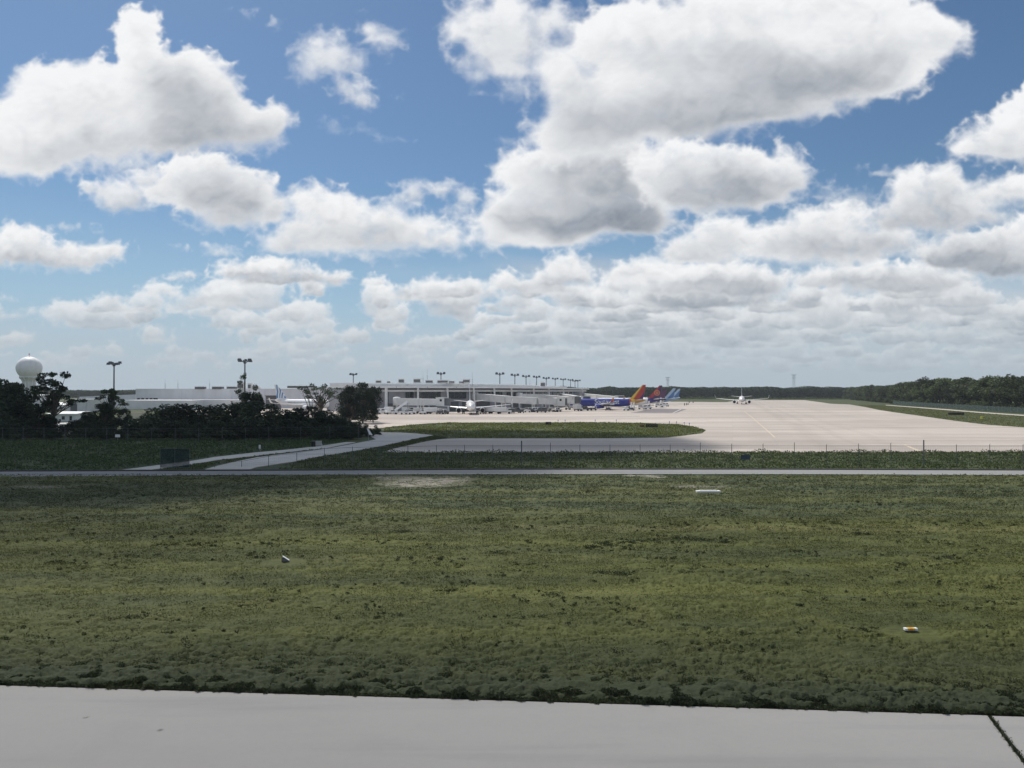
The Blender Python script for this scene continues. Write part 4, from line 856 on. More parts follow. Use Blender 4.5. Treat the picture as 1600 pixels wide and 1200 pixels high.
# ------------------------------------------------------------------ boarding bridges
def bridge(name, P, w, h, ztop, label, cab=True, legs=(.6,), rot_r=1.9, mat=None, drop=None):
    """P ground points from the terminal to the aircraft; ztop one height per point"""
    r = empty('boarding_bridge', P[0].to_tuple(), 0, label, 'boarding bridge', 'boarding bridges along the pier'); mat = mat or M_GREYL
    o = Vector(P[0])
    for i, (a, b) in enumerate(zip(P[:-1], P[1:])):
        d_ = (b-a).normalized(); s = Vector((-d_.y, d_.x, 0))*(w/2-.12*i); za, zb = ztop[i]-.1*i, ztop[i+1]-.1*i; hh = h-.25*i
        vs = [a-s-o+Vector((0, 0, za-hh)), a+s-o+Vector((0, 0, za-hh)), b+s-o+Vector((0, 0, zb-hh)), b-s-o+Vector((0, 0, zb-hh))]; vs += [v+Vector((0, 0, hh)) for v in vs]
        m = MB(); m.add(vs, [(3, 2, 1, 0), (4, 5, 6, 7), (0, 1, 5, 4), (1, 2, 6, 5), (2, 3, 7, 6), (3, 0, 4, 7)]); t = m.build('tunnel', mat, r)
        m = MB(); n_ = max(2, int((b-a).length/2.6))
        for k in range(n_+1):
            for sg in (-1, 1):
                c = a.lerp(b, k/n_)-o+s*1.01*sg; z = za+(zb-za)*k/n_; m.box((c.x, c.y, z-hh/2), (.1, .1, hh*.96), math.atan2(d_.y, d_.x))
        x = m.build('rib', M_GREYL, t)
    m = MB(); m.lathe([(rot_r, 0.0), (rot_r, .2), (.5, .25), (.5, ztop[0]-h-.1), (rot_r, ztop[0]-h-.05), (rot_r, ztop[0]+.05), (rot_r*.9, ztop[0]+.35), (.3, ztop[0]+.55)], n=16); m.build('rotunda', M_WHITE2, r)
    for t in legs:
        k = t*(len(P)-1); i = min(int(k), len(P)-2); c = P[i].lerp(P[i+1], k-i)-o; z = ztop[i]+(ztop[i+1]-ztop[i])*(k-i)-h
        d_ = (P[i+1]-P[i]).normalized(); s = Vector((-d_.y, d_.x, 0)); m = MB()
        for sg in (-1, 1): m.box((c.x+s.x*1.3*sg, c.y+s.y*1.3*sg, (z+.6)/2), (.4, .4, z-.5)); m.lathe([(.55, 0), (.55, .9)], (c.x+s.x*1.3*sg, c.y+s.y*1.3*sg, 0), 10, 1)
        m.box((c.x, c.y, z-.15), (3.2, .4, .3), math.atan2(s.y, s.x)); m.box((c.x, c.y, .75), (3.0, .6, .5), math.atan2(s.y, s.x)); m.build('support_leg', [M_GREYL, M_BLACK], r)
    if cab:
        c = P[-1]-o; d_ = (P[-1]-P[-2]).normalized(); rz = math.atan2(d_.y, d_.x); zt = ztop[-1]+.35; m = MB(); m.box((c.x, c.y, zt-(h+.5)/2), (3.8, 4.0, h+.5), rz); m.box((c.x, c.y, zt+.12), (4.1, 4.3, .2), rz); m.build('cab', M_GREYL, r)
        m = MB(); e = c+d_*2.4; m.box((e.x, e.y, zt-(h+.2)/2-.1), (1.3, 3.5, h), rz); m.build('bellows', M_GREYD, r)
        m = MB(); e = c+Vector((0, -2.05, 0)); m.box((c.x, c.y-2.12, zt-1.0), (1.7, .1, .9), 0); m.build('cab_window', M_GLASS, r)
        m = MB()
        for k in range(9): m.box((c.x-2.2-k*.25*1.15, c.y-2.5, (zt-h-.4)*(1-k/9)), (.32, .9, .1))
        m.tube((c.x-1.9, c.y-2.9, zt-h+.5), (c.x-4.6, c.y-2.9, .9), .05); m.build('service_stairs', M_METAL, r)
    return r
bridge('a', [W(620, 331), W(656, 327), W(691, 323)], 3.0, 3.0, [6.35, 6.3, 6.2], 'grey boarding bridge running from a white rotunda to the parked white airliner', legs=(.55,), rot_r=1.6)
bridge('b', [W(742, 366), W(792, 352), W(840, 346), W(874, 350)], 3.2, 3.2, [8.3, 7.2, 6.5, 6.0], 'long grey boarding bridge sloping down right of the white airliner', legs=(.3, .62, .95), rot_r=1.8)
bridge('c', [face_at(803, 3), W(850, 400), W(897, 385)], 3.2, 3.2, [8.1, 7.6, 6.4], 'grey boarding bridge behind the long one, ending near the blue airliner', legs=(.5, .9), rot_r=1.8)
bridge('d', [face_at(868, 4), W(893, 428), W(915, 402)], 3.2, 3.1, [7.6, 7.2, 6.3], 'short grey boarding bridge docked at the nose of the blue airliner', legs=(.5, .85), rot_r=1.7)
bridge('e', [face_at(905, 4), W(935, 480), W(968, 455)], 3.0, 2.9, [7.4, 7.1, 6.2], 'boarding bridge behind the blue airliner, roof just visible', legs=(.8,), rot_r=1.6)
# ------------------------------------------------------------------ airliners
def livery(name, stops, a=1.0, b=0.0, extra=None, rough=.3):
    """bands of paint across x*a + z*b of the aircraft's own coordinates; stops: (start, colour) ascending"""
    n = NT(name); sp = n.N('ShaderNodeSeparateXYZ'); n.L(n.tc.outputs['Object'], sp.inputs[0])
    t = n.math('ADD', n.math('MULTIPLY', sp.outputs[0], a), n.math('MULTIPLY', sp.outputs[2], b)); col = stops[0][1]
    for s, c in stops[1:]: col = n.mix(n.math('GREATER_THAN', t, s), col, c)
    if extra: col = extra(n, col, sp)
    dn = n.noise(.8, 4, .6); col = n.mix(n.ramp(dn, .4, .8, 0, .15), col, (.3, .3, .3))
    n.bsdf(col, rough, 0, .5); return n.m
WH = (.84, .84, .83)
def arc(n, sp, cx, cz, r, w, phase=None):
    dx = n.math('SUBTRACT', sp.outputs[0], cx); dz = n.math('SUBTRACT', sp.outputs[2], cz)
    q = n.math('SQRT', n.math('ADD', n.math('MULTIPLY', dx, dx), n.math('MULTIPLY', dz, dz))); return n.math('LESS_THAN', n.math('ABSOLUTE', n.math('SUBTRACT', q, r)), w)
def swirl_blue(n, col, sp):
    w = n.N('ShaderNodeTexWave'); w.inputs['Scale'].default_value = .18; w.inputs['Distortion'].default_value = 5; w.inputs['Detail'].default_value = 1; n.L(n.tc.outputs['Object'], w.inputs[0])
    return n.mix(n.math('MULTIPLY', n.ramp(w.outputs[1], .45, .55), n.math('GREATER_THAN', sp.outputs[2], 6)), col, (.10, .24, .48))
def waves_lightblue(n, col, sp):
    w = n.N('ShaderNodeTexWave'); w.bands_direction = 'DIAGONAL'; w.inputs['Scale'].default_value = .10; w.inputs['Distortion'].default_value = 9; w.inputs['Detail Scale'].default_value = .4; n.L(n.tc.outputs['Object'], w.inputs[0]); return n.mix(n.ramp(w.outputs[1], .5, .6), col, (.40, .52, .66))
def ring_emblem(n, col, sp):
    for r_ in (.5, 1.35): col = n.mix(arc(n, sp, -17.0, 8.4, r_, .28), col, (.62, .20, .08))
    return col
def gold_swirl(n, col, sp):
    col = n.mix(arc(n, sp, 12.5, 8.2, 5.2, .22), col, (.50, .34, .10)); return n.mix(arc(n, sp, 10.5, 8.2, 5.0, .14), col, (.30, .26, .2))
LIV = {
 'white': dict(body=livery('livery_white', [(0, WH)]), fin=livery('fin_white', [(0, WH)], 1, 0, swirl_blue), glet=M_WHITE, eng=M_WHITE),
 'plain': dict(body=livery('livery_plain', [(0, WH)], 1, 0, gold_swirl), fin=livery('fin_plain', [(0, (.60, .62, .65))]), glet=M_WHITE, eng=M_GREYL),
 'blue': dict(body=livery('livery_blue', [(-99, (.62, .33, .05)), (-14.6, (.72, .46, .06)), (-12.9, (.55, .08, .03)), (-12.0, (.020, .035, .27))], 1.0, -.0), eng=livery('engine_blue', [(0, (.03, .05, .33))]),
              fin=livery('fin_striped', [(-99, (.10, .02, .14)), (-12.9, (.47, .045, .03)), (-10.3, (.68, .20, .03)), (-9.75, (.80, .54, .08))], 1.0, .7), glet=livery('winglet_striped', [(-99, (.05, .06, .3)), (4.2, (.5, .08, .04)), (5.4, (.72, .45, .08))], 0, 1)),
 'red': dict(body=livery('livery_redtail', [(-99, (.05, .04, .20)), (-12, WH)]), eng=M_WHITE, fin=livery('fin_red', [(-99, (.06, .03, .10)), (-11.2, (.40, .03, .045)), (-8.5, (.28, .025, .05))], 1, .62, ring_emblem), glet=M_WHITE),
 'sky': dict(body=livery('livery_sky', [(-99, (.25, .42, .62)), (-12, WH)]), eng=M_BLUEL, fin=livery('fin_sky', [(0, (.07, .18, .38))], 1, 0, waves_lightblue), glet=M_BLUEL),
 'dark': dict(body=livery('livery_darktail', [(-99, (.03, .04, .10)), (-13, WH)]), eng=M_WHITE, fin=livery('fin_dark', [(0, (.10, .03, .09))]), glet=M_WHITE),
}
def airliner(loc, fwd, liv, label, text=None, gear=True):
    L_ = LIV[liv]; r = empty('airliner', tuple(loc), math.atan2(fwd[1], fwd[0]), label, 'airliner')
    S = [(19.75, .06, .06, 3.05), (19.45, .45, .42, 3.06), (18.9, .85, .80, 3.12), (17.9, 1.28, 1.30, 3.26), (16.6, 1.62, 1.68, 3.38), (15.0, 1.82, 1.92, 3.45), (13, 1.88, 2.0, 3.48), (6, 1.88, 2.0, 3.48), (-7, 1.88, 2.0, 3.48), (-10, 1.78, 1.86, 3.60), (-13, 1.42, 1.48, 3.92), (-16, .92, 1.0, 4.35), (-18.6, .42, .55, 4.75), (-19.75, .16, .25, 4.95)]
    n = 24; m = MB(); m.rings([[(x, ry*math.cos(2*math.pi*k/n), zc+rz*math.sin(2*math.pi*k/n)) for k in range(n)] for x, ry, rz, zc in S]); fus = m.build('fuselage', L_['body'], r)
    m = MB(); m.box((16.75, 0, 4.28), (.9, 2.25, .62), taper=.8); m.box((17.35, 0, 4.05), (.5, 1.9, .5), taper=.8); m.build('cockpit_window', M_GLASS, fus)
    m = MB()
    for sg in (-1, 1):
        for k in range(38): m.box((13.2-k*.62, sg*1.865, 3.95), (.26, .06, .36))
    m.build('cabin_window', M_GLASS, fus)
    for x in (14.6, -11.3):
        m = MB(); y = 1.83 if x > 0 else 1.62
        for a_, b_ in ((.45, 0), (-.45, 0)): m.box((x+a_, y, 3.7), (.06, .1, 1.8))
        m.box((x, y, 4.6), (.9, .1, .06)); m.build('door', M_GREYD, fus)
    m = MB(); m.rings([[(x, 1.5*math.cos(2*math.pi*k/12)*s, 2.05+.62*s*math.sin(2*math.pi*k/12)) for k in range(12)] for x, s in ((6, .3), (4.5, .9), (1, 1.05), (-3, 1.0), (-5.5, .3))]); m.build('belly_fairing', L_['body'], fus)
    for sg in (1, -1):
        m = MB(); R = []
        for y, xl, xt, z, th in ((1.0, 5.2, -2.8, 2.35, .9), (5.8, 2.2, -3.0, 2.75, .55), (16.9, -4.6, -6.2, 3.75, .2)):
            c = xl-xt; prof = [(0, 0), (.08, .42), (.3, .55), (.6, .4), (1, 0), (.6, -.25), (.3, -.38), (.08, -.3)]
            R.append([(xl-u*c, sg*y, z+v*th) for u, v in prof])
        m.rings(R, smooth=False); w = m.build('wing', M_WINGC, r)
        m = MB(); m.rings([[(xl-u*(xl-xt), sg*(y+q*.06), z) for u, q in ((0, 0), (.5, 1), (1, 0), (.5, -1))] for y, xl, xt, z in ((16.9, -4.6, -6.2, 3.75), (17.5, -5.3, -6.5, 4.2), (17.95, -6.2, -7.0, 6.2))], smooth=False); m.build('winglet', L_['glet'], w)
        m = MB()
        for y in (3.6, 8.2, 11.0): m.box((-3.6-(y-5)*.22, sg*y, 2.42+y*.05), (2.2, .3, .4))
        m.build('flap_fairing', M_WINGC, w)
        m = MB(); ex, ez = 4.6, 1.55
        prof = [(-.2, .95), (0, 1.06), (.6, 1.1), (1.8, 1.05), (2.8, .82), (2.81, .55), (4.1, .35)]
        m.rings([[(ex-a_, sg*4.85+b_*math.cos(2*math.pi*k/18), ez+b_*math.sin(2*math.pi*k/18)) for k in range(18)] for a_, b_ in prof]); e = m.build('engine', L_['eng'], r)
        m = MB(); m.rings([[(ex+.215, sg*4.85+b_*math.cos(2*math.pi*k/18), ez+b_*math.sin(2*math.pi*k/18)) for k in range(18)] for b_ in (.82, .05)], cap=True, smooth=False); m.build('fan', M_BLACK, e)
        m = MB(); m.rings([[(ex+.2+dx, sg*4.85+b_*math.cos(2*math.pi*k/18), ez+b_*math.sin(2*math.pi*k/18)) for k in range(18)] for dx, b_ in ((0, .97), (.08, .92), (.03, .83))], cap=False); m.build('intake_lip', M_METAL, e)
        m = MB(); m.box((2.6, sg*4.85, 2.55), (3.6, .3, .7)); m.build('pylon', M_WINGC, e)
        m = MB(); R = []
        for y, xl, xt, z, th in ((.5, -14.6, -18.0, 4.75, .34), (7.1, -17.6, -19.2, 5.45, .14)): R.append([(xl-u*(xl-xt), sg*y, z+v*th) for u, v in ((0, 0), (.3, .5), (1, 0), (.3, -.5))])
        m.rings(R, smooth=False); m.build('tailplane', M_WINGC, r)
        m = MB(); m.tube((-.9, sg*2.86, .55), (-.7, sg*2.6, 2.3), .14)
        m.build('landing_gear', M_METAL, r)
        g = r.children if False else None
        for q in (-.32, .32): m = MB(); m.rings([[(-.9+a_*math.cos(2*math.pi*k/16), sg*2.86+q+dy, .56+a_*math.sin(2*math.pi*k/16)) for k in range(16)] for dy, a_ in ((-.2, .2), (-.2, .5), (-.14, .56), (.14, .56), (.2, .5), (.2, .2))]); m.build('wheel', M_BLACK, r)
    m = MB(); m.tube((14.3, 0, .35), (14.3, 0, 1.9), .1); m.build('landing_gear', M_METAL, r)
    for q in (-.2, .2): m = MB(); m.rings([[(14.3+a_*math.cos(2*math.pi*k/14), q+dy, .35+a_*math.sin(2*math.pi*k/14)) for k in range(14)] for dy, a_ in ((-.1, .1), (-.1, .35), (.1, .35), (.1, .1))]); m.build('wheel', M_BLACK, r)
    m = MB(); P = [(-9.2, 5.15), (-12.4, 5.9), (-18.3, 12.5), (-20.0, 12.5), (-18.5, 5.2), (-17.6, 4.9)]; th = [.05, .3, .1, .1, .2, .25]; k = len(P)
    m.add([(x, t/2, z) for (x, z), t in zip(P, th)]+[(x, -t/2, z) for (x, z), t in zip(P, th)], [tuple(range(k)), tuple(range(2*k-1, k-1, -1))]+[(i, (i+1) % k, k+(i+1) % k, k+i) for i in range(k)]); m.build('tail_fin', L_['fin'], r)
    if text:
        for sg in (-1, 1):
            cu = bpy.data.curves.new('lettering', 'FONT'); cu.body = text; cu.size = 3.2; cu.extrude = .03; cu.align_x = 'CENTER'; cu.offset = .015
            t = bpy.data.objects.new('lettering', cu); COL.objects.link(t); bpy.context.view_layer.update()
            me = bpy.data.meshes.new_from_object(t.evaluated_get(bpy.context.evaluated_depsgraph_get())); bpy.data.objects.remove(t)
            # bend the flat letters round the side of the fuselage
            for v in me.vertices:
                x, y, z = v.co; a_ = (y-1.0)/1.95+.25; R = 1.92+z
                v.co = ((x if sg < 0 else -x)*.92-.6, sg*R*math.cos(a_), 3.5+(2.06+z)*math.sin(a_))
            me.materials.clear(); me.materials.append(M_WHITE); o = bpy.data.objects.new('lettering', me); COL.objects.link(o); o.parent = fus
    return r
M_WINGC = plain('wing_grey', (.72, .72, .73), .35, .05, .4, spec=.5)
def from_tail(px, d, fwd): 
    t = W(px, d); f = Vector((*fwd, 0)).normalized(); p = t+f*19.6; return p, f
p, f = from_tail(430, 380, (.90, -.44)); airliner(p, f, 'white', 'white airliner with blue swirled tail half hidden by the thicket on the left')
airliner(W(735, 320), (.07, -1), 'plain', 'white airliner parked facing the camera at the terminal, boarding bridge at its side')
p, f = from_tail(1008, 387, (-.957, .29)); airliner(p, f, 'blue', 'blue airliner with red, orange and yellow tail and white lettering', 'Southwest')
p, f = from_tail(1034, 432, (-.957, .29)); airliner(p, f, 'red', 'white airliner with dark red tail and round emblem, behind the blue one')
p, f = from_tail(1047, 500, (-.957, .29)); airliner(p, f, 'dark', 'white airliner with plain dark purple tail between the red tail and the light blue tails').scale = (.88, .88, .88)
p, f = from_tail(1059.5, 505, (-.957, .29)); airliner(p, f, 'sky', 'white airliner with light blue wavy tail, left one of the two light blue tails').scale = (.9, .9, .9)
p, f = from_tail(1067.5, 560, (-.957, .29)); airliner(p, f, 'sky', 'white airliner with light blue tail at the far end, right one of the two').scale = (.88, .88, .88)
p7 = airliner(W(1159, 560), (-.285, -.96), 'plain', 'distant white airliner head-on in the middle of the wide taxiway'); p7.scale = (1.06, 1.06, 1.06)

# ------------------------------------------------------------------ ground vehicles
def wheels(r, xs, y, rad=.36):
    for x in xs:
        for sg in (-1, 1):
            m = MB(); m.rings([[(x+a_*math.cos(2*math.pi*k/12), sg*y+dy, rad+a_*math.sin(2*math.pi*k/12)) for k in range(12)] for dy, a_ in ((-.12, rad*.5), (-.12, rad), (.12, rad), (.12, rad*.5))]); m.build('wheel', M_BLACK, r)
def van(px, d, rz, label, mat=None, s=1.0):
    r = empty('van', W(px, d, .03).to_tuple(), rz, label, 'van', 'service vans on the apron'); m = MB(); prof = [(-2.6, .45), (-2.65, 1.2), (-2.55, 2.15), (1.0, 2.2), (1.75, 1.35), (2.6, 1.15), (2.7, .5)]
    k = len(prof); prof = [(a*s, b*s) for a, b in prof]
    m.add([(x, -.95*s, z) for x, z in prof]+[(x, .95*s, z) for x, z in prof], [tuple(range(k)), tuple(range(2*k-1, k-1, -1))]+[(i, (i+1) % k, k+(i+1) % k, k+i) for i in range(k)]); m.build('body', mat or M_WHITE, r)
    m = MB(); m.box((0.9*s, 0, 1.7*s), (1.1*s, 1.93*s, .55*s)); m.box((-1.2*s, 0, 1.7*s), (1.9*s, 1.93*s, .45*s)); m.build('window', M_GLASS, r)
    wheels(r, (-1.7*s, 1.7*s), .85*s); return r
def pickup(px, d, rz, label, mat=None):
    r = empty('pickup_truck', W(px, d, .03).to_tuple(), rz, label, 'pickup', 'pickups on the apron'); m = MB(); m.box((-1.5, 0, .85), (2.3, 1.85, .6)); m.box((.9, 0, .85), (3.0, 1.85, .6)); m.box((.35, 0, 1.45), (1.9, 1.7, .65), taper=.8); m.build('body', mat or M_WHITE, r)
    m = MB(); m.box((.35, 0, 1.47), (1.75, 1.74, .42), taper=.86); m.build('window', M_GLASS, r); wheels(r, (-1.6, 1.6), .82); return r
def box_truck(px, d, rz, label, mat=None, l=6.0, h=2.5):
    r = empty('box_truck', W(px, d, .03).to_tuple(), rz, label, 'truck', 'box trucks on the apron'); m = MB(); m.box((-1, 0, .9+h/2), (l, 2.4, h)); m.build('cargo_box', mat or M_WHITE, r)
    m = MB(); m.box((l/2+.1, 0, 1.45), (1.9, 2.2, 1.9), taper=.88); m.build('cab', M_WHITE2, r); m = MB(); m.box((l/2+.35, 0, 1.85), (1.45, 2.1, .75), taper=.95); m.build('window', M_GLASS, r)
    m = MB(); m.box((0, 0, .7), (l+2, 1.0, .3)); m.build('chassis', M_GREYD, r); wheels(r, (-l/2+.6, l/2), 1.0, .45); return r
def tug(px, d, rz, label, mat=None):
    r = empty('baggage_tug', W(px, d, .03).to_tuple(), rz, label, 'tug', 'baggage tugs on the apron'); m = MB(); m.box((0, 0, .75), (2.7, 1.5, .7)); m.box((-.3, 0, 1.2), (.8, 1.2, .3)); m.build('body', mat or M_WHITE, r)
    m = MB(); m.box((-.2, 0, 1.95), (1.5, 1.4, .08))
    for x in (-.85, .45):
        for y in (-.62, .62): m.tube((x, y, 1.1), (x, y, 1.95), .04, n=5)
    m.build('canopy', M_WHITE2, r); wheels(r, (-.9, .9), .65, .33); return r
def cart(px, d, rz, label, mat=None, cover=True):
    r = empty('baggage_cart', W(px, d, .03).to_tuple(), rz, label, 'baggage cart', 'baggage carts on the apron'); m = MB(); m.box((0, 0, .55), (3.2, 1.6, .14)); m.build('deck', M_GREYD, r)
    m = MB(); m.box((0, 0, 1.98), (3.2, 1.6, .08)); m.box((-1.56, 0, 1.3), (.06, 1.6, 1.35)); m.box((1.56, 0, 1.3), (.06, 1.6, 1.35)); m.build('cover', mat or M_WHITE2, r)
    m = MB(); m.box((.1, 0, 1.0), (2.2, 1.1, .75)); m.build('luggage', M_GREYD, r); wheels(r, (-1.1, 1.1), .65, .24); return r
def stairs_truck(px, d, rz, label):
    r = empty('stair_truck', W(px, d, .03).to_tuple(), rz, label, 'stair truck'); m = MB(); m.box((0, 0, .8), (6, 2, .45)); m.box((2.2, 0, 1.5), (1.5, 1.9, 1.1), taper=.85); m.build('chassis', M_WHITE, r)
    m = MB(); 
    for k in range(16): m.box((-2.6+k*.3, 0, 1.15+k*.22), (.34, 1.5, .07))
    m.build('steps', M_METAL, r)
    for sg in (-1, 1):
        m = MB(); m.add([(-2.8, sg*.8, .9), (-2.8, sg*.8, 1.9), (2.3, sg*.8, 5.6), (2.3, sg*.8, 4.4), (-2.8, sg*.86, .9), (-2.8, sg*.86, 1.9), (2.3, sg*.86, 5.6), (2.3, sg*.86, 4.4)], [(0, 1, 2, 3), (7, 6, 5, 4), (0, 4, 5, 1), (1, 5, 6, 2), (2, 6, 7, 3), (3, 7, 4, 0)]); m.build('side_panel', M_WHITE, r)
    m = MB(); m.box((2.9, 0, 4.45), (1.3, 1.8, .12)); m.tube((2.6, 0, 1.0), (2.6, 0, 4.4), .12); m.build('platform', M_METAL, r); wheels(r, (-2, 2), .9, .42)
    m = MB(); m.box((2.45, 0, 1.65), (1.1, 1.94, .5), taper=.9); m.build('window', M_GLASS, r); return r
van(580, 316, .1, 'white van at the far left of the apron, beside the big dark tree'); van(595.5, 318, 0, 'white van second from the left on the apron, by the first white column')
tug(590, 312, .2, 'small tug between the two leftmost vans'); box_truck(609, 322, 1.2, 'white box truck seen end-on right of the first white column', l=3.2, h=1.9)
pickup(612, 312, .2, 'white pickup parked in front of the end-on box truck'); stairs_truck(627, 314, .1, 'truck with white boarding stairs rising beside the rotunda')
box_truck(637, 330, .1, 'white box truck parked under the first boarding bridge', l=3, h=1.7); pickup(641, 314, 0, 'white pickup in front of the truck under the first boarding bridge')
pickup(634, 310, .15, 'pale pickup at the foot of the boarding stairs'); box_truck(655, 322, .1, 'white box truck right of the pickups under the bridge', M_GREYL, l=2.8, h=1.5)
tug(660.5, 312, 0, 'white tug in front of the trucks under the first bridge'); van(666, 318, 3.1, 'dark van beside the white box truck', M_GREYD)
box_truck(676.5, 318, .05, 'large white box truck left of the parked airliner', l=5.5, h=1.7); cart(687, 313, 0, 'baggage cart behind the large white truck'); cart(692, 318, .1, 'second baggage cart, nearer the left engine')
tug(696, 316, .3, 'dark tug under the left wing of the parked airliner', M_GREYD); cart(755, 318, .05, 'low cart right of the nose wheel of the parked airliner', M_GREYD)
box_truck(772, 322, .05, 'box truck with white body right of the parked airliner', l=5, h=1.9); box_truck(786, 318, 0, 'second white box truck right of the parked airliner', l=5, h=1.9, mat=M_WHITE2)
van(762, 324, 3.0, 'grey van behind the white truck right of the airliner', M_GREYL); van(806, 330, .1, 'grey van under the middle of the long boarding bridge', M_GREYD, 1.1); cart(799, 326, 0, 'baggage cart between trucks under the long bridge'); cart(814, 330, 0, 'baggage cart right of the grey van under the long bridge')
tug(824, 340, 0, 'white tug in front of the long boarding bridge'); cart(831, 342, 0, 'baggage cart behind the white tug'); van(840, 346, 0, 'white van at the end of the long boarding bridge'); tug(861, 352, .3, 'dark tug right of the long bridge', M_GREYD); pickup(870, 352, .1, 'white pickup beside the support of the long bridge')
box_truck(903, 366, 1.0, 'grey truck with a peaked cover beside the nose of the blue airliner', M_GREYL, 4, 2.2); van(913, 370, 0, 'dark van by the nose of the blue airliner', M_GREYD); cart(921, 372, 0, 'white cart under the nose of the blue airliner', M_WHITE); cart(927, 374, .1, 'second white cart under the blue airliner', M_WHITE)
cart(950, 374, 0, 'cart under the wing of the blue airliner'); tug(978, 372, .1, 'white tug below the tail of the blue airliner'); cart(986, 372, 0, 'low cart below the striped tail'); van(1004, 398, 0, 'white van between the striped tail and the red tail'); van(1011, 404, 0, 'second white van in front of the red-tailed airliner')
van(1030, 450, 0, 'white van under the red tail'); van(1039, 470, .3, 'white van behind, under the dark tail'); van(846, 336, 3.1, 'dark service van below the cab of the long bridge', M_GREYD)
# white blast-fence posts / stands under the striped tail
for px, dd, lb in ((986.5, 380, 'left white pillar under the striped tail'), (990.5, 382, 'right white pillar under the striped tail'), (1014, 415, 'white pillar right of the two vans'), (1032.5, 452, 'far white pillar under the red tail')):
    r = empty('white_pillar', W(px, dd).to_tuple(), 0, lb, 'pillar', 'white pillars of the gate stands'); hh = 3.9; m = MB(); m.box((0, 0, hh/2), (.8, .8, hh), taper=.85); m.build('shaft', M_WHITE, r); m = MB(); m.box((0, 0, .12), (1.8, 1.4, .24)); m.box((0, 0, hh+.1), (1.0, 1.0, .2)); m.build('foot', M_GREYL, r)

# ------------------------------------------------------------------ signs and small things
def sign_board(name, px0, px1, y0, y1, label, mat, marks=None, legs=2):
    d = EYE*F/(y1+.8-HY); a, b = W(px0, d), W(px1, d); w = b.x-a.x; z0, z1 = Z(y1, d), Z(y0, d); r = empty(name, ((a.x+b.x)/2, d, 0), 0, label, 'sign')
    m = MB(); m.box((0, 0, (z0+z1)/2), (w, .25, z1-z0)); m.build('panel', mat, r)
    m = MB(); 
    for k in range(legs): m.box(((k/(legs-1)-.5)*w*.86 if legs > 1 else 0, .05, z0/2), (.12, .12, z0))
    m.build('leg', M_GREYD, r)
    for (u, ww, hh, mt) in marks or (): 
        m = MB(); h_ = (z1-z0)*hh; m.box((u*w, -.14, (z0+z1)/2+h_/2), (ww*w, .03, (z1-z0)*.09)); m.box((u*w, -.14, (z0+z1)/2-h_/2), (ww*w, .03, (z1-z0)*.09)); m.box((u*w-ww*w/2, -.142, (z0+z1)/2), (.1, .03, h_)); m.box((u*w+ww*w/2, -.142, (z0+z1)/2), (.1, .03, h_)); m.build('marking', mt, r)
    return r
M_YDIM = plain('faded_yellow', (.22, .19, .07), .6, .1, 1)
sign_board('taxiway_sign', 1009, 1027.5, 662.6, 667.4, 'black taxiway sign with faded yellow marks at the tip of the grass island', M_BLACK, ((-.3, .2, .5, M_YDIM), (0, .2, .5, M_YDIM), (.28, .18, .5, M_YDIM)), 3)
sign_board('taxiway_sign', 999.5, 1006.5, 663.6, 667.2, 'small brownish orange taxiway sign left of the black one', plain('brown_orange', (.20, .09, .03), .6, .2, 1), ((0, .3, .4, M_YDIM),), 2)
sign_board('taxiway_sign', 852.5, 861, 659.2, 663.4, 'small black taxiway sign on the far edge of the grass island', M_BLACK, ((.2, .2, .4, M_YDIM),), 2)
sign_board('taxiway_sign', 1481.5, 1506.5, 644.6, 648.2, 'long black taxiway sign on the verge at the right of the taxiway', M_BLACK, ((-.35, .12, .4, M_GREYD), (.35, .12, .4, M_GREYD)), 4)
sign_board('taxiway_sign', 1532.5, 1537.5, 650.2, 654.8, 'small bright yellow sign on the verge at the right', plain('bright_yellow', (.72, .68, .10), .5, .1, 1), ((.3, .15, .5, M_GREYD),), 1)
for px, y, lb in ((1069.5, 633.6, 'left one of three small dark marker stands far out on the apron'), (1072.5, 633.2, 'middle one of three small marker stands far out on the apron'), (1075, 633, 'right one of three small marker stands far out on the apron')):
    g = G(px, y); r = empty('marker_stand', g.to_tuple(), 0, lb, 'marker', 'marker stands on the apron'); m = MB(); m.box((0, 0, 1.0), (.5, .12, 1.2)); m.build('board', M_GREYD, r); m = MB(); m.box((0, 0, .2), (.7, .5, .4)); m.build('base', M_YDIM, r)
for px, lb in ((1077, 'left one of two dark stubby posts on the far apron edge'), (1083, 'right one of two dark stubby posts on the far apron edge')):
    g = G(px, 629.3); r = empty('edge_marker', g.to_tuple(), 0, lb, 'marker', 'stubby posts on the far apron edge'); m = MB(); m.lathe([(.45, 0), (.4, .9), (.2, 1.2)], n=10); m.build('post', M_GREYD, r)
for i, (px, y, lb) in enumerate(((872, 660.3, 'knee-high dark edge light on the far rim of the island, right of the small sign'), (883, 660.2, 'second small edge light right of the small black sign'), (930, 660, 'edge light on the far rim in the middle of the island'), (963, 660, 'edge light on the far rim left of the black sign'), (1046, 663, 'edge light first right of the black sign'), (1057, 663, 'edge light second right of the black sign'), (1069, 664.4, 'edge light third right of the black sign'), (1077, 665.5, 'edge light last before the tip of the island'))):
    g = G(px, y); r = empty('edge_light', g.to_tuple(), 0, lb, 'edge light', 'taxiway edge lights on the island'); m = MB(); m.tube((0, 0, 0), (0, 0, .55), .06, n=6); m.build('stem', M_GREYD, r); m = MB(); m.lathe([(.1, .55), (.14, .65), (.1, .85), (.02, .9)], n=8); m.build('lamp', M_BLUEL, r)
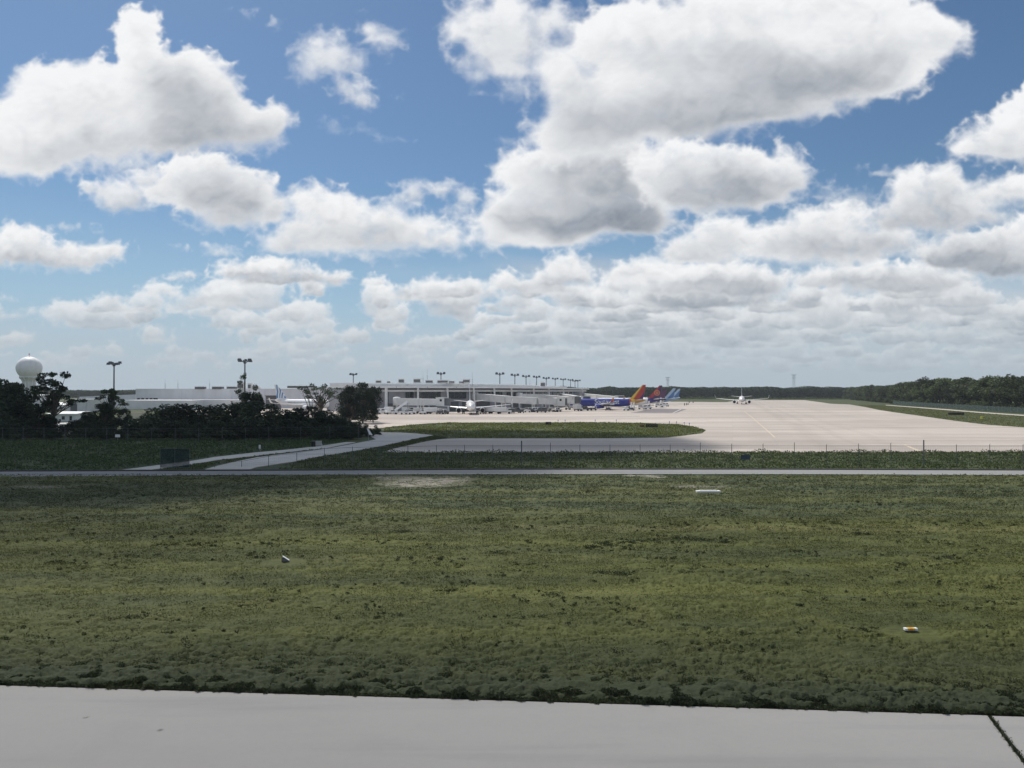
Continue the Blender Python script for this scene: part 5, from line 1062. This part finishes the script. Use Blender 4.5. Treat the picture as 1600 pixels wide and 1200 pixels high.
# things lying in the field
g = G(1106, 769.8); r = empty('white_slab', (g.x, g.y, .06), .03, 'long flat white concrete slab lying in the grass before the perimeter road', 'slab'); m = MB(); m.box((0, 0, .07), (2.2, .55, .14)); m.build('slab', M_WHITE2, r); m = MB(); m.box((0, .05, .16), (1.6, .3, .04)); m.build('cover', M_GREYL, r)
g = G(446, 878.5); r = empty('tilted_marker', (g.x, g.y, .06), .3, 'small tilted marker with a white sloping top alone in the left of the field', 'marker')
m = MB(); m.add([(-.20, -.1, .0), (.30, -.1, .0), (.30, .2, .0), (-.20, .2, .0), (-.20, -.1, .34), (-.20, .2, .34)], [(3, 2, 1, 0), (0, 1, 4), (2, 3, 5), (0, 4, 5, 3), (1, 2, 5, 4)]); m.build('base', M_GREYD, r)
m = MB(); m.add([(-.17, -.12, .37), (.30, -.12, .05), (.30, .22, .05), (-.17, .22, .37), (-.17, -.12, .41), (.32, -.12, .09), (.32, .22, .09), (-.17, .22, .41)], [(3, 2, 1, 0), (4, 5, 6, 7), (0, 1, 5, 4), (1, 2, 6, 5), (2, 3, 7, 6), (3, 0, 4, 7)]); m.build('top_plate', M_WHITE, r)
m = MB(); m.box((-.23, 0, .14), (.05, .2, .28)); m.build('back_plate', M_BARK, r); r.scale = (.7, .7, .75)
g = G(1421, 987.5); r = empty('runway_marker', (g.x, g.y, .08), .02, 'orange and white marker board lying flat in the right of the field', 'marker'); r.scale = (.85, .8, .75)
for k in range(5): m = MB(); m.box(((k-2)*.118, 0, .09), (.118, .2, .10)); m.build('stripe_board', (M_WHITE if k in (0, 4) else M_ORANGE if k in (2,) else M_YELLOW), r)
m = MB(); m.box((0, .02, .02), (.5, .3, .04)); m.build('foot', M_GREYD, r)
g = G(184, 693); r = empty('notice_sign', (g.x, g.y, 0), 0, 'small white notice on a post in front of the thicket, below the left mast', 'sign'); z = Z(681, g.y); m = MB(); m.box((0, 0, z), (.85, .05, .5)); m.build('panel', M_WHITE2, r); m = MB(); m.tube((0, .06, 0), (0, .06, z+.2), .04); m.build('post', M_METAL, r)
g = G(406, 705); r = empty('notice_sign', (g.x, g.y, 0), 0, 'narrow upright white notice in the meadow above the service road', 'sign'); z = Z(698, g.y); m = MB(); m.box((0, 0, z), (.3, .05, .6)); m.build('panel', M_GREYL, r); m = MB(); m.tube((0, .06, 0), (0, .06, z+.2), .04); m.build('post', M_METAL, r)
g = G(490, 698); r = empty('waste_drum', (g.x, g.y, 0), 0, 'black drum standing by the end of the gravel path', 'drum'); m = MB(); m.lathe([(.34, 0), (.36, .1), (.34, .45), (.36, .5), (.34, .9), (.3, .95)], n=14); m.build('body', M_BLACK, r); m = MB(); m.lathe([(.37, .9), (.37, .98), (.1, 1.02)], n=14); m.build('lid', M_GREYD, r)
g = G(498, 696); r = empty('jersey_barrier', (g.x, g.y, 0), 0, 'low pale barrier beside the black drum', 'barrier'); m = MB(); m.box((0, 0, .2), (1.3, .5, .4), taper=.8); m.box((0, 0, .6), (1.05, .22, .4)); m.build('body', M_CONC, r)
g = G(576, 690); r = empty('tilted_board', (g.x, g.y, 0), .2, 'white board leaning in the dark bush at the end of the thicket', 'board'); za, zb = Z(669, g.y), Z(680, g.y); m = MB(); m.add([(-.35, 0, za), (.0, 0, za-.1), (.75, .1, zb), (.1, .1, zb+.1), (-.35, .06, za), (.0, .06, za-.1), (.75, .16, zb), (.1, .16, zb+.1)], [(0, 1, 2, 3), (7, 6, 5, 4), (0, 4, 5, 1), (1, 5, 6, 2), (2, 6, 7, 3), (3, 7, 4, 0)]); m.build('panel', M_WHITE2, r); m = MB(); m.tube((0, .1, 0), (0, .1, za), .04); m.build('post', M_METAL, r)

# ------------------------------------------------------------------ fences
FP = [(336, 726, 95), (378, 720, 96), (420, 712.3, 96), (464, 706.8, 96), (507, 700.4, 96), (551, 698.4, 96), (594, 697.6, 96), (637.5, 697, 96), (682, 696, 96), (726, 695.8, 96), (770, 695.6, 96), (815, 688.5, 96), (860, 692.5, 96), (906, 695, 96), (953, 695.2, 96), (1000, 695.2, 96), (1047, 695, 96), (1094, 692, 96), (1143, 694, 96), (1192, 694, 96), (1241, 692, 96), (1291, 695, 96), (1341, 694, 96), (1391.5, 692.5, 96), (1443, 687.5, 96), (1494, 695, 96), (1546, 694.5, 96), (1598, 695, 96), (1650, 695, 96), (1703, 695, 96)]
fr = empty('wire_fence', W(1000, 96).to_tuple(), 0, 'long wire fence on thin grey posts between the ground cover and the taxiway', 'fence')
prev = None
def fence_part(m, name, mat): o = m.build(name, mat, fr); o.location = -Vector(fr.location); return o
for px, yt, d in FP:
    p = W(px, d); zt = max(Z(yt, d), .5); tall = yt < 690; m = MB(); rad = .075 if tall else .035
    m.tube((p.x, p.y, -.1), (p.x, p.y, zt), rad, n=8)
    if not tall: m.tube((p.x, p.y, zt-.02), (p.x, p.y-.12, zt+.12), .015, n=5)
    fence_part(m, 'post', M_METALD)
    zr = min(zt-.05, Z(696.6, 96))
    if prev: 
        m = MB(); m.tube((prev[0].x, prev[0].y, prev[1]), (p.x, p.y, zr), .022, n=6); fence_part(m, 'rail', M_METALD)
        m = MB(); n_ = 14
        for k in range(1, 4): m.tube((prev[0].x, prev[0].y, prev[1]*k/4), (p.x, p.y, zr*k/4), .005, n=4, cap=False)
        for k in range(1, n_): c = prev[0].lerp(p, k/n_); zz = prev[1]+(zr-prev[1])*k/n_; m.tube((c.x, c.y, 0), (c.x+.0, c.y, zz), .004, n=4, cap=False)
        fence_part(m, 'wire_mesh', M_METAL)
    prev = (p, zr)
def screen_mat(name, col, alpha):
    n = NT(name); w = n.noise(1.2, 4, .6); n.bsdf(n.mix(n.ramp(w, .3, .7), col, tuple(q*.7 for q in col)), .8, 0, .2, alpha=n.ramp(n.noise(.8, 3, .6), .3, .7, alpha-.08, alpha+.08)); return n.m
a, b = G(251, 733), W(296.5, EYE*F/(733-HY)); z1 = Z(701, a.y); r = empty('mesh_gate', ((a.x+b.x)/2, a.y, 0), 0, 'dark blue-green mesh gate standing where the gravel path meets the meadow', 'gate'); w_ = (b-a).length
m = MB(); m.box((0, 0, z1/2+.1), (w_, .02, z1-.2)); m.build('screen', screen_mat('screen_mesh', (.020, .046, .054), .5), r)
m = MB()
for s in (-1, 0, 1): m.tube((s*w_/2, -.03, 0), (s*w_/2, -.03, z1+.05), .02, n=8)
m.tube((-w_/2, -.03, z1), (w_/2, -.03, z1), .015, n=8); m.tube((-w_/2, -.03, .2), (w_/2, -.03, .2), .015, n=8); m.build('frame', M_GREYD, r)
p = W(1164.5, 95.7); r = empty('fence_sign', (p.x, p.y, 0), 0, 'small plain blue panel fixed low on the wire fence right of the centre', 'sign'); m = MB(); m.box((0, 0, Z(714.5, 95.7)), (1.15, .03, .55)); m.build('panel', plain('dull_blue', (.040, .062, .095), .6, .2, 2), r); m = MB(); m.box((0, .03, Z(714.5, 95.7)), (.05, .03, .9)); m.build('bracket', M_METALD, r)
# fence with green windscreen along the forest, fence before the thicket
fo = empty('screened_fence', W(1500, 395).to_tuple(), 0, 'long fence with dull green windscreen along the foot of the forest on the right', 'fence')
PT = [G(a_, b_) for a_, b_ in ((1395, 632.2), (1431, 634.8), (1478, 638), (1534, 642), (1600, 646.2), (1700, 653), (1850, 662))]
for i, (a, b) in enumerate(zip(PT[:-1], PT[1:])):
    m = MB(); n_ = max(2, int((b-a).length/6))
    m.wall(a, b, .1, 2.5, .04, off=-.02); o = m.build('windscreen', screen_mat('green_windscreen%d' % i, (.075, .110, .095), .72) if i == 0 else bpy.data.materials['green_windscreen0'], fo); o.location = -Vector(fo.location)
    for k in range(n_): 
        c = a.lerp(b, k/n_); m = MB(); m.tube((c.x, c.y-.06, 0), (c.x, c.y-.06, 2.75), .05, n=6); o = m.build('post', M_METAL, fo); o.location = -Vector(fo.location)
fo = empty('boundary_fence', W(300, 144).to_tuple(), 0, 'thin dark fence running in front of the thicket on the left', 'fence'); PT = [W(-60, 143), W(200, 141), W(420, 143), W(470, 146), W(560, 149), W(600, 152)]
for i, (a, b) in enumerate(zip(PT[:-1], PT[1:])):
    n_ = max(1, int((b-a).length/3.6)); m = MB()
    for z in (.7, 1.4, 2.1): m.tube((a.x, a.y, z), (b.x, b.y, z), .008, n=4, cap=False)
    m.tube((a.x, a.y, 2.55), (b.x, b.y, 2.55), .018, n=5); o = m.build('rail', M_METALD, fo); o.location = -Vector(fo.location)
    for k in range(n_): c = a.lerp(b, k/n_); m = MB(); m.tube((c.x, c.y, 0), (c.x, c.y, 2.7), .045, n=6); o = m.build('post', M_METALD, fo); o.location = -Vector(fo.location)

# ------------------------------------------------------------------ trees
def crown_pts(clumps, per, seed):
    r = np.random.RandomState(seed); out = []
    for (cx, cy, cz, rx, rz) in clumps:
        n = int(per*(rx*rx*.5+rx*rz)); v = r.randn(n, 3); v /= np.linalg.norm(v, axis=1)[:, None]; q = (.45+.55*r.rand(n)**.6)[:, None]
        w = fbm(v[:, 0]*2.1+cx, v[:, 1]*2.1+cz+v[:, 2], 3, seed+int(abs(cx*10)) % 50, .6); v = v*q*(1+.45*w)[:, None]
        out.append(v*np.array([rx, rx, rz])+np.array([cx, cy, cz]))
    return np.concatenate(out)
def leaves_b(C, s, r):
    n = len(C); u = r.randn(n, 3); u[:, 2] *= .55; u /= np.linalg.norm(u, axis=1)[:, None]; v = r.randn(n, 3); v -= (v*u).sum(1)[:, None]*u; v /= np.linalg.norm(v, axis=1)[:, None]
    s = np.broadcast_to(s, (n,))[:, None]/2; a = u*s; b = v*s*(.45+.4*r.rand(n))[:, None]; return np.stack([C-a-b*.2, C-b, C+a, C+b], 1).reshape(-1, 3)
def make_tree(kind, seed, h, leaf=.34, per=60, mat=None):
    """returns (crown mesh, trunk mesh) with the foot at the origin, height h"""
    r = np.random.RandomState(seed); cl = []; m = MB(); tops = []
    if kind == 'broad':
        ht = h*.3
        for k in range(11):
            a = r.rand()*6.28; q = r.rand()**.5*h*.30; z = h*(.38+.5*r.rand()); cl.append((math.cos(a)*q*(1.2-z/h*.5), math.sin(a)*q*(1.2-z/h*.5), z, h*(.10+.08*r.rand()), h*(.08+.06*r.rand())))
        cl.append((0, 0, h*.88, h*.12, h*.1))
    elif kind == 'shrub':
        ht = h*.1
        for k in range(12):
            a = r.rand()*6.28; q = r.rand()**.6*h*.55; z = h*(.15+.62*r.rand()*(1-.5*q/(h*.55))); cl.append((math.cos(a)*q, math.sin(a)*q, z, h*(.16+.10*r.rand()), h*(.13+.08*r.rand())))
        cl.append((0, 0, h*.78, h*.2, h*.17))
    elif kind == 'layered':
        ht = h*.42
        for k in range(34):
            z = h*(.46+.52*r.rand()); a = r.rand()*6.28; q = h*(.08+.36*r.rand())*(1.15-(z/h-.45)*1.2); cl.append((math.cos(a)*q, math.sin(a)*q, z, h*(.045+.055*r.rand()), h*(.022+.03*r.rand())))
        cl.append((0, 0, h*.6, h*.1, h*.07)); cl.append((-.1*h, 0, h*.5, h*.1, h*.06))
    elif kind == 'sparse':
        ht = h*.3
        for k in range(9):
            z = h*(.55+.42*r.rand()); a = r.rand()*6.28; q = h*(.1+.3*r.rand()); cl.append((math.cos(a)*q*1.2, math.sin(a)*q, z, h*(.06+.06*r.rand()), h*(.035+.03*r.rand())))
    elif kind == 'dense':
        ht = h*.25
        for k in range(44):
            a = r.rand()*6.28; z = h*(.22+.70*r.rand()); q = r.rand()**.6*h*.42*math.sqrt(max(.12, 1-((z/h-.52)/.50)**2)); cl.append((math.cos(a)*q, math.sin(a)*q, z, h*(.10+.07*r.rand()), h*(.07+.05*r.rand())))
        cl.append((0, 0, h*.9, h*.13, h*.09))
    elif kind == 'umbrella':
        ht = h*.5
        for k in range(26):
            a = r.rand()*6.28; q = r.rand()**.5*h*.42; z = h*(.95-.30*(q/h)**1.2-.20*r.rand()); cl.append((math.cos(a)*q*1.1, math.sin(a)*q, z, h*(.05+.06*r.rand()), h*(.025+.03*r.rand())))
    tr = h*.022; m.tube((0, 0, -.2), (h*.01, 0, ht), tr*1.25, tr*.9, 8)
    for c in cl:
        p = Vector((h*.01, 0, ht*(.7+.3*r.rand()))); q = Vector(c[:3]); mid = p.lerp(q, .5)+Vector((0, 0, -h*.02+h*.03*r.rand())); m.tube(p, mid, tr*.55, tr*.35, 6, cap=False); m.tube(mid, q, tr*.35, tr*.1, 5, cap=False)
        if kind == 'sparse':
            for e in range(3):
                e_ = q+Vector((r.randn()*h*.06, r.randn()*h*.06, h*.1*r.rand())); m.tube(mid, e_, tr*.2, tr*.05, 4, cap=False)
    C = crown_pts(cl, per/(h*h)*100, seed); C = C[C[:, 2] > .05]
    cm = np_mesh('crown_'+kind, leaves_b(C, leaf*(.7+.6*r.rand(len(C))), r), 4, [mat or M_LEAF_DARK], r.rand(len(C)))
    return cm, m.mesh('trunk_'+kind, M_BARK)
def place_tree(meshes, name, p, s, rz, label, cat, group=None, sx=1.0):
    r = empty(name, (p.x, p.y, 0), rz, label, cat, group); r.scale = (s*sx, s*sx, s)
    for nm, me in zip(('crown', 'trunk'), meshes): o = bpy.data.objects.new(nm, me); COL.objects.link(o); o.parent = r
    return r
TK = {'dense': [make_tree('dense', 140+i, 12.0, .40, 80, M_LEAF_SHADE) for i in range(2)], 'umbrella': [make_tree('umbrella', 160, 12.0, .3, 130)], 'broad': [make_tree('broad', 10+i, 8.0, .36, 115) for i in range(3)], 'shrub': [make_tree('shrub', 30+i, 5.0, .30, 60) for i in range(4)], 'layered': [make_tree('layered', 50+i, 10.0, .34, 190) for i in range(2)], 'sparse': [make_tree('sparse', 70+i, 9.0, .3, 120) for i in range(2)]}
HT = {'dense': 12.0, 'umbrella': 12.0, 'broad': 8.0*1.0, 'shrub': 5.0, 'layered': 10.0, 'sparse': 9.0}
def tree(kind, v, px, ytop, d, label, sx=1.0, group=None, cat=None):
    h = Z(ytop, d); return place_tree(TK[kind][v], {'dense': 'broadleaf_tree', 'umbrella': 'layered_tree', 'broad': 'broadleaf_tree', 'shrub': 'bush', 'layered': 'layered_tree', 'sparse': 'sparse_tree'}[kind], W(px, d), h/HT[kind], (px*.37) % 6.28, label, cat or ('bush' if kind == 'shrub' else 'tree'), group, sx)
tree('broad', 0, 5, 590, 172, 'dark dense tree at the left edge of the photo', 1.15); tree('broad', 1, -45, 588, 176, 'dark tree just beyond the left edge of the photo', 1.2); tree('broad', 2, 24, 597, 165, 'dark tree between the left edge and the radome pedestal', .9)
tree('broad', 1, 40, 612, 160, 'low dark tree in front of the radome pedestal'); tree('layered', 0, 84, 582, 162, 'tall flat-topped layered tree with gaps, right of the radome', .95); tree('broad', 2, 62, 632, 156, 'dark bushy tree at the foot of the flat-topped layered tree', 1.2)
tree('layered', 1, 172, 607, 172, 'layered dark tree at the foot of the left floodlight mast', .85); tree('broad', 0, 165, 626, 166, 'round dark tree below the layered tree by the left mast', 1.0); tree('broad', 2, 195, 636, 168, 'smaller dark tree right of the left mast', .8); tree('shrub', 0, 135, 640, 160, 'dark bush left of the layered tree by the left mast', 1.0)
tree('broad', 1, 385, 609, 176, 'taller dark tree rising round the foot of the tall near lamp mast', .85); tree('sparse', 0, 381, 584, 185, 'thin scraggly tree whose twigs reach up along the tall near lamp mast', .45); tree('broad', 0, 404, 611, 178, 'dark tree close right of the tall near lamp mast', .6)
tree('umbrella', 0, 503, 596, 205, 'layered tree over the nose of the blue-tailed white airliner', .9); tree('sparse', 1, 488, 598, 200, 'bare branched tree in front of the blue-tailed white airliner', .7)
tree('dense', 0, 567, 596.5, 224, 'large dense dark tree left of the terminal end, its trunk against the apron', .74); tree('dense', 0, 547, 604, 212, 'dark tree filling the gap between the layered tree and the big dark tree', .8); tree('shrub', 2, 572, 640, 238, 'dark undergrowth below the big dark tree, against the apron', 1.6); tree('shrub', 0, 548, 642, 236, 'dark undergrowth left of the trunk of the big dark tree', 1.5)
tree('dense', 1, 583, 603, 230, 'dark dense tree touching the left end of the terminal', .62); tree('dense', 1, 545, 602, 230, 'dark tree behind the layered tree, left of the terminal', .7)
B = [(12, 622, 'at the foot of the tree on the left edge'), (45, 640, 'under the radome, front row'), (82, 652, 'in front of the white hut'), (70, 664, 'low in front of the flat-topped tree'), (20, 655, 'low at the left edge of the photo'), (128, 652, 'left of the white notice, behind the low white wall'), (148, 640, 'left of the white notice'), (182, 650, 'above the white notice'), (215, 658, 'right of the white notice in the gap'),
     (240, 634, 'left end of the long thicket'), (262, 628, 'below the first faint mast over the grey building'), (285, 627, 'below the second faint mast over the grey building'), (306, 628, 'below the first dark roof unit'), (328, 630, 'below the faint mast over the roof units'), (350, 628, 'left of the tall near lamp mast'), (372, 624, 'directly left of the foot of the tall lamp mast'), (400, 622, 'directly right of the foot of the tall lamp mast'), (424, 628, 'below the blue swirled tail'),
     (446, 637, 'below the white fuselage behind the blue tail'), (468, 634, 'left of the bare branched tree'), (490, 632, 'at the foot of the bare branched tree'), (512, 638, 'below the nose of the white airliner'), (532, 650, 'right of the white airliner nose'), (552, 658, 'left of the leaning white board'), (572, 660, 'behind the leaning white board'), (587, 663, 'last at the right end of the thicket'), (500, 641, 'directly below the white airliner fuselage'), (522, 645, 'below and left of the big dark trunks'), (540, 652, 'in front of the left dark trunk'), (560, 657, 'in front of the right dark trunk'), (578, 668, 'in front of the leaning board, at the service road'), (592, 672, 'smallest, at the very tip of the thicket')]
for i, (px, yt, where) in enumerate(B):
    d = 158+(i*7 % 11); tree('shrub', i % 4, px, yt, d, 'dark bush '+where, 1.3 if px < 570 else .95, 'dark bushes of the thicket on the left')
FB = [(-40, 'just beyond the frame edge'), (-13, 'cut by the frame edge, under the dark dense tree'), (14, 'under the dark dense tree at the frame edge'), (41, 'straight below the radome'), (68, 'below the trunk of the flat-topped tree'), (84, 'left of the opening with the low white wall'), (127, 'right of the opening with the low white wall'), (149, 'between the white wall opening and the white notice'), (176, 'directly behind the white notice'), (203, 'first right of the white notice'),
      (230, 'below the gap with the yellowish wall'), (257, 'above the mesh gate, below the first faint mast'), (284, 'above the right edge of the mesh gate'), (311, 'below the first dark roof unit'), (338, 'below the middle dark roof unit'), (365, 'left of the line of the tall near lamp mast'), (392, 'right of the line of the tall near lamp mast'), (419, 'above the narrow upright white notice'), (446, 'below the blue swirled tail'), (473, 'left of the black drum'), (500, 'above the pale barrier'), (527, 'between the pale barrier and the leaning board'), (552, 'left of the leaning board, by the end of the gravel path')]
for i, (px, where) in enumerate(FB):
    d = 149.5+(i*5 % 7)*.5; yt = 660+(i*13 % 9)-(8 if 220 < px < 500 else 0)+(6 if 82 < px < 130 else 0)
    tree('shrub', (i+1) % 4, px, yt, d, 'low dark bush '+where, 1.5, 'low bushes in the front row of the thicket')
# tall grass tuft and young plants in the ground cover
# the forest on the right: individual trees with crown and trunk in one mesh (too small to show parts)
def joined(kind, seed, h, leaf, per):
    cm, tm = make_tree(kind, seed, h, leaf, per, M_LEAF_FOREST); bm = bmesh.new(); bm.from_mesh(cm); k = len(bm.faces); bm.from_mesh(tm)
    bm.faces.ensure_lookup_table()
    for f in bm.faces[k:]: f.material_index = 1
    me = bpy.data.meshes.new('forest_tree'); bm.to_mesh(me); bm.free(); me.materials.append(M_LEAF_FOREST); me.materials.append(M_BARK); return me
FT = [joined('broad', 90+i, 15, .75, 60) for i in range(5)]+[joined('shrub', 120+i, 9, .7, 40) for i in range(2)]
EDGE = [(1700, 300, 18.5), (1600, 352, 18.3), (1555, 384, 17.2), (1500, 424, 17.4), (1440, 500, 16.4), (1400, 590, 15.6), (1365, 700, 14.6), (1335, 860, 13.8), (1312, 1000, 13.6)]
rr2 = random.Random(21); cnt = 0
for row in range(3):
    for (pa, da, ha), (pb, db, hb_) in zip(EDGE[:-1], EDGE[1:]):
        a, b = W(pa, da+row*9), W(pb, db+row*11); n_ = max(2, int((b-a).length/(6.5 if row == 0 else 8)))
        for k in range(n_):
            t = (k+rr2.random()*.8)/n_; p = a.lerp(b, t)+Vector((row*7+rr2.uniform(-2, 2), rr2.uniform(-3, 3), 0)); h = (ha+(hb_-ha)*t)*rr2.uniform(.70, 1.0)*(1+.02*row)*(1.12 if rr2.random() < .06 else 1)
            i = rr2.randrange(5); o = bpy.data.objects.new('forest_tree', FT[i]); COL.objects.link(o); o.location = (p.x, p.y, 0); s = h/15/.97; o.scale = (s*1.15, s*1.15, s); o.rotation_euler = (0, 0, rr2.random()*6.28)
            tag(o, 'broad green tree in the closed edge of the forest beyond the screened fence', 'tree', 'trees of the forest beside the taxiway'); cnt += 1
            if row == 0 and k % 2 == 0:
                o = bpy.data.objects.new('forest_shrub', FT[5+rr2.randrange(2)]); COL.objects.link(o); o.location = (p.x-4, p.y-2, 0); s = rr2.uniform(.45, .75); o.scale = (s*1.3, s*1.3, s); o.rotation_euler = (0, 0, rr2.random()*6.28)
                tag(o, 'shrub at the foot of the forest edge behind the green screened fence', 'shrub', 'shrubs along the foot of the forest')
print('forest trees', cnt)
# far treeline: one mass
def woodland():
    n = 300000; t = RS.rand(n)**.75; x = -950+t*1450; dep = RS.rand(n)**1.3; top = 12.8+3.0*fbm(x*.022+.013*x*np.sin(x*.002), x*0, 3, 601, .5)+2.6*np.abs(fbm(x*.09, x*0+3, 4, 611, .6))+1.2*fbm(x*.45, x*0+3, 3, 615, .6)
    top = np.where(x < -150, top*.74, top); y = 985-.10*x+dep*45+8*fbm(x*.05, x*0+9, 3, 621, .5); z = RS.rand(n)**.65*(top+dep*1.2); bulge = np.sqrt(np.clip(1-(z/top)**3, 0, 1)); y = y-bulge*4
    me = np_mesh('far_woodland', leaves(np.stack([x, y, z], -1), 1.3*(.6+.8*RS.rand(n))), 4, [M_LEAF_FAR], RS.rand(n)); o = bpy.data.objects.new('far_woodland', me); COL.objects.link(o); tag(o, 'low dark line of woods closing the view beyond the end of the taxiway', 'woodland', kind='stuff')
woodland()
def far_scrub():
    n = 16000; x = 150+RS.rand(n)*300; y = 905-.1*x+RS.rand(n)*25; c = fbm(x*.06, y*.02, 3, 631, .5); z = RS.rand(n)*(1.2+1.6*sst(-.1, .4, c))
    me = np_mesh('scrub', leaves(np.stack([x, y, z], -1), .9), 4, [M_COVER], RS.rand(n)); o = bpy.data.objects.new('scrub', me); COL.objects.link(o); tag(o, 'pale low scrub in front of the far line of woods', 'scrub', kind='stuff')
far_scrub()
# ------------------------------------------------------------------ haze: one box of thin even air
m = MB(); m.box((0, 0, 39), (6400, 6400, 82)); hz = m.mesh('haze', [])
hm = bpy.data.materials.new('haze'); hm.use_nodes = True; t = hm.node_tree; t.nodes.clear(); o_ = t.nodes.new('ShaderNodeOutputMaterial'); v = t.nodes.new('ShaderNodeVolumePrincipled')
v.inputs['Color'].default_value = (.86, .92, 1, 1); v.inputs['Density'].default_value = HAZE; v.inputs['Anisotropy'].default_value = .2; t.links.new(v.outputs[0], o_.inputs['Volume'])
hz.materials.clear(); hz.materials.append(hm); o = bpy.data.objects.new('haze', hz); COL.objects.link(o); tag(o, 'thin even haze over the whole airfield', 'haze', kind='stuff')
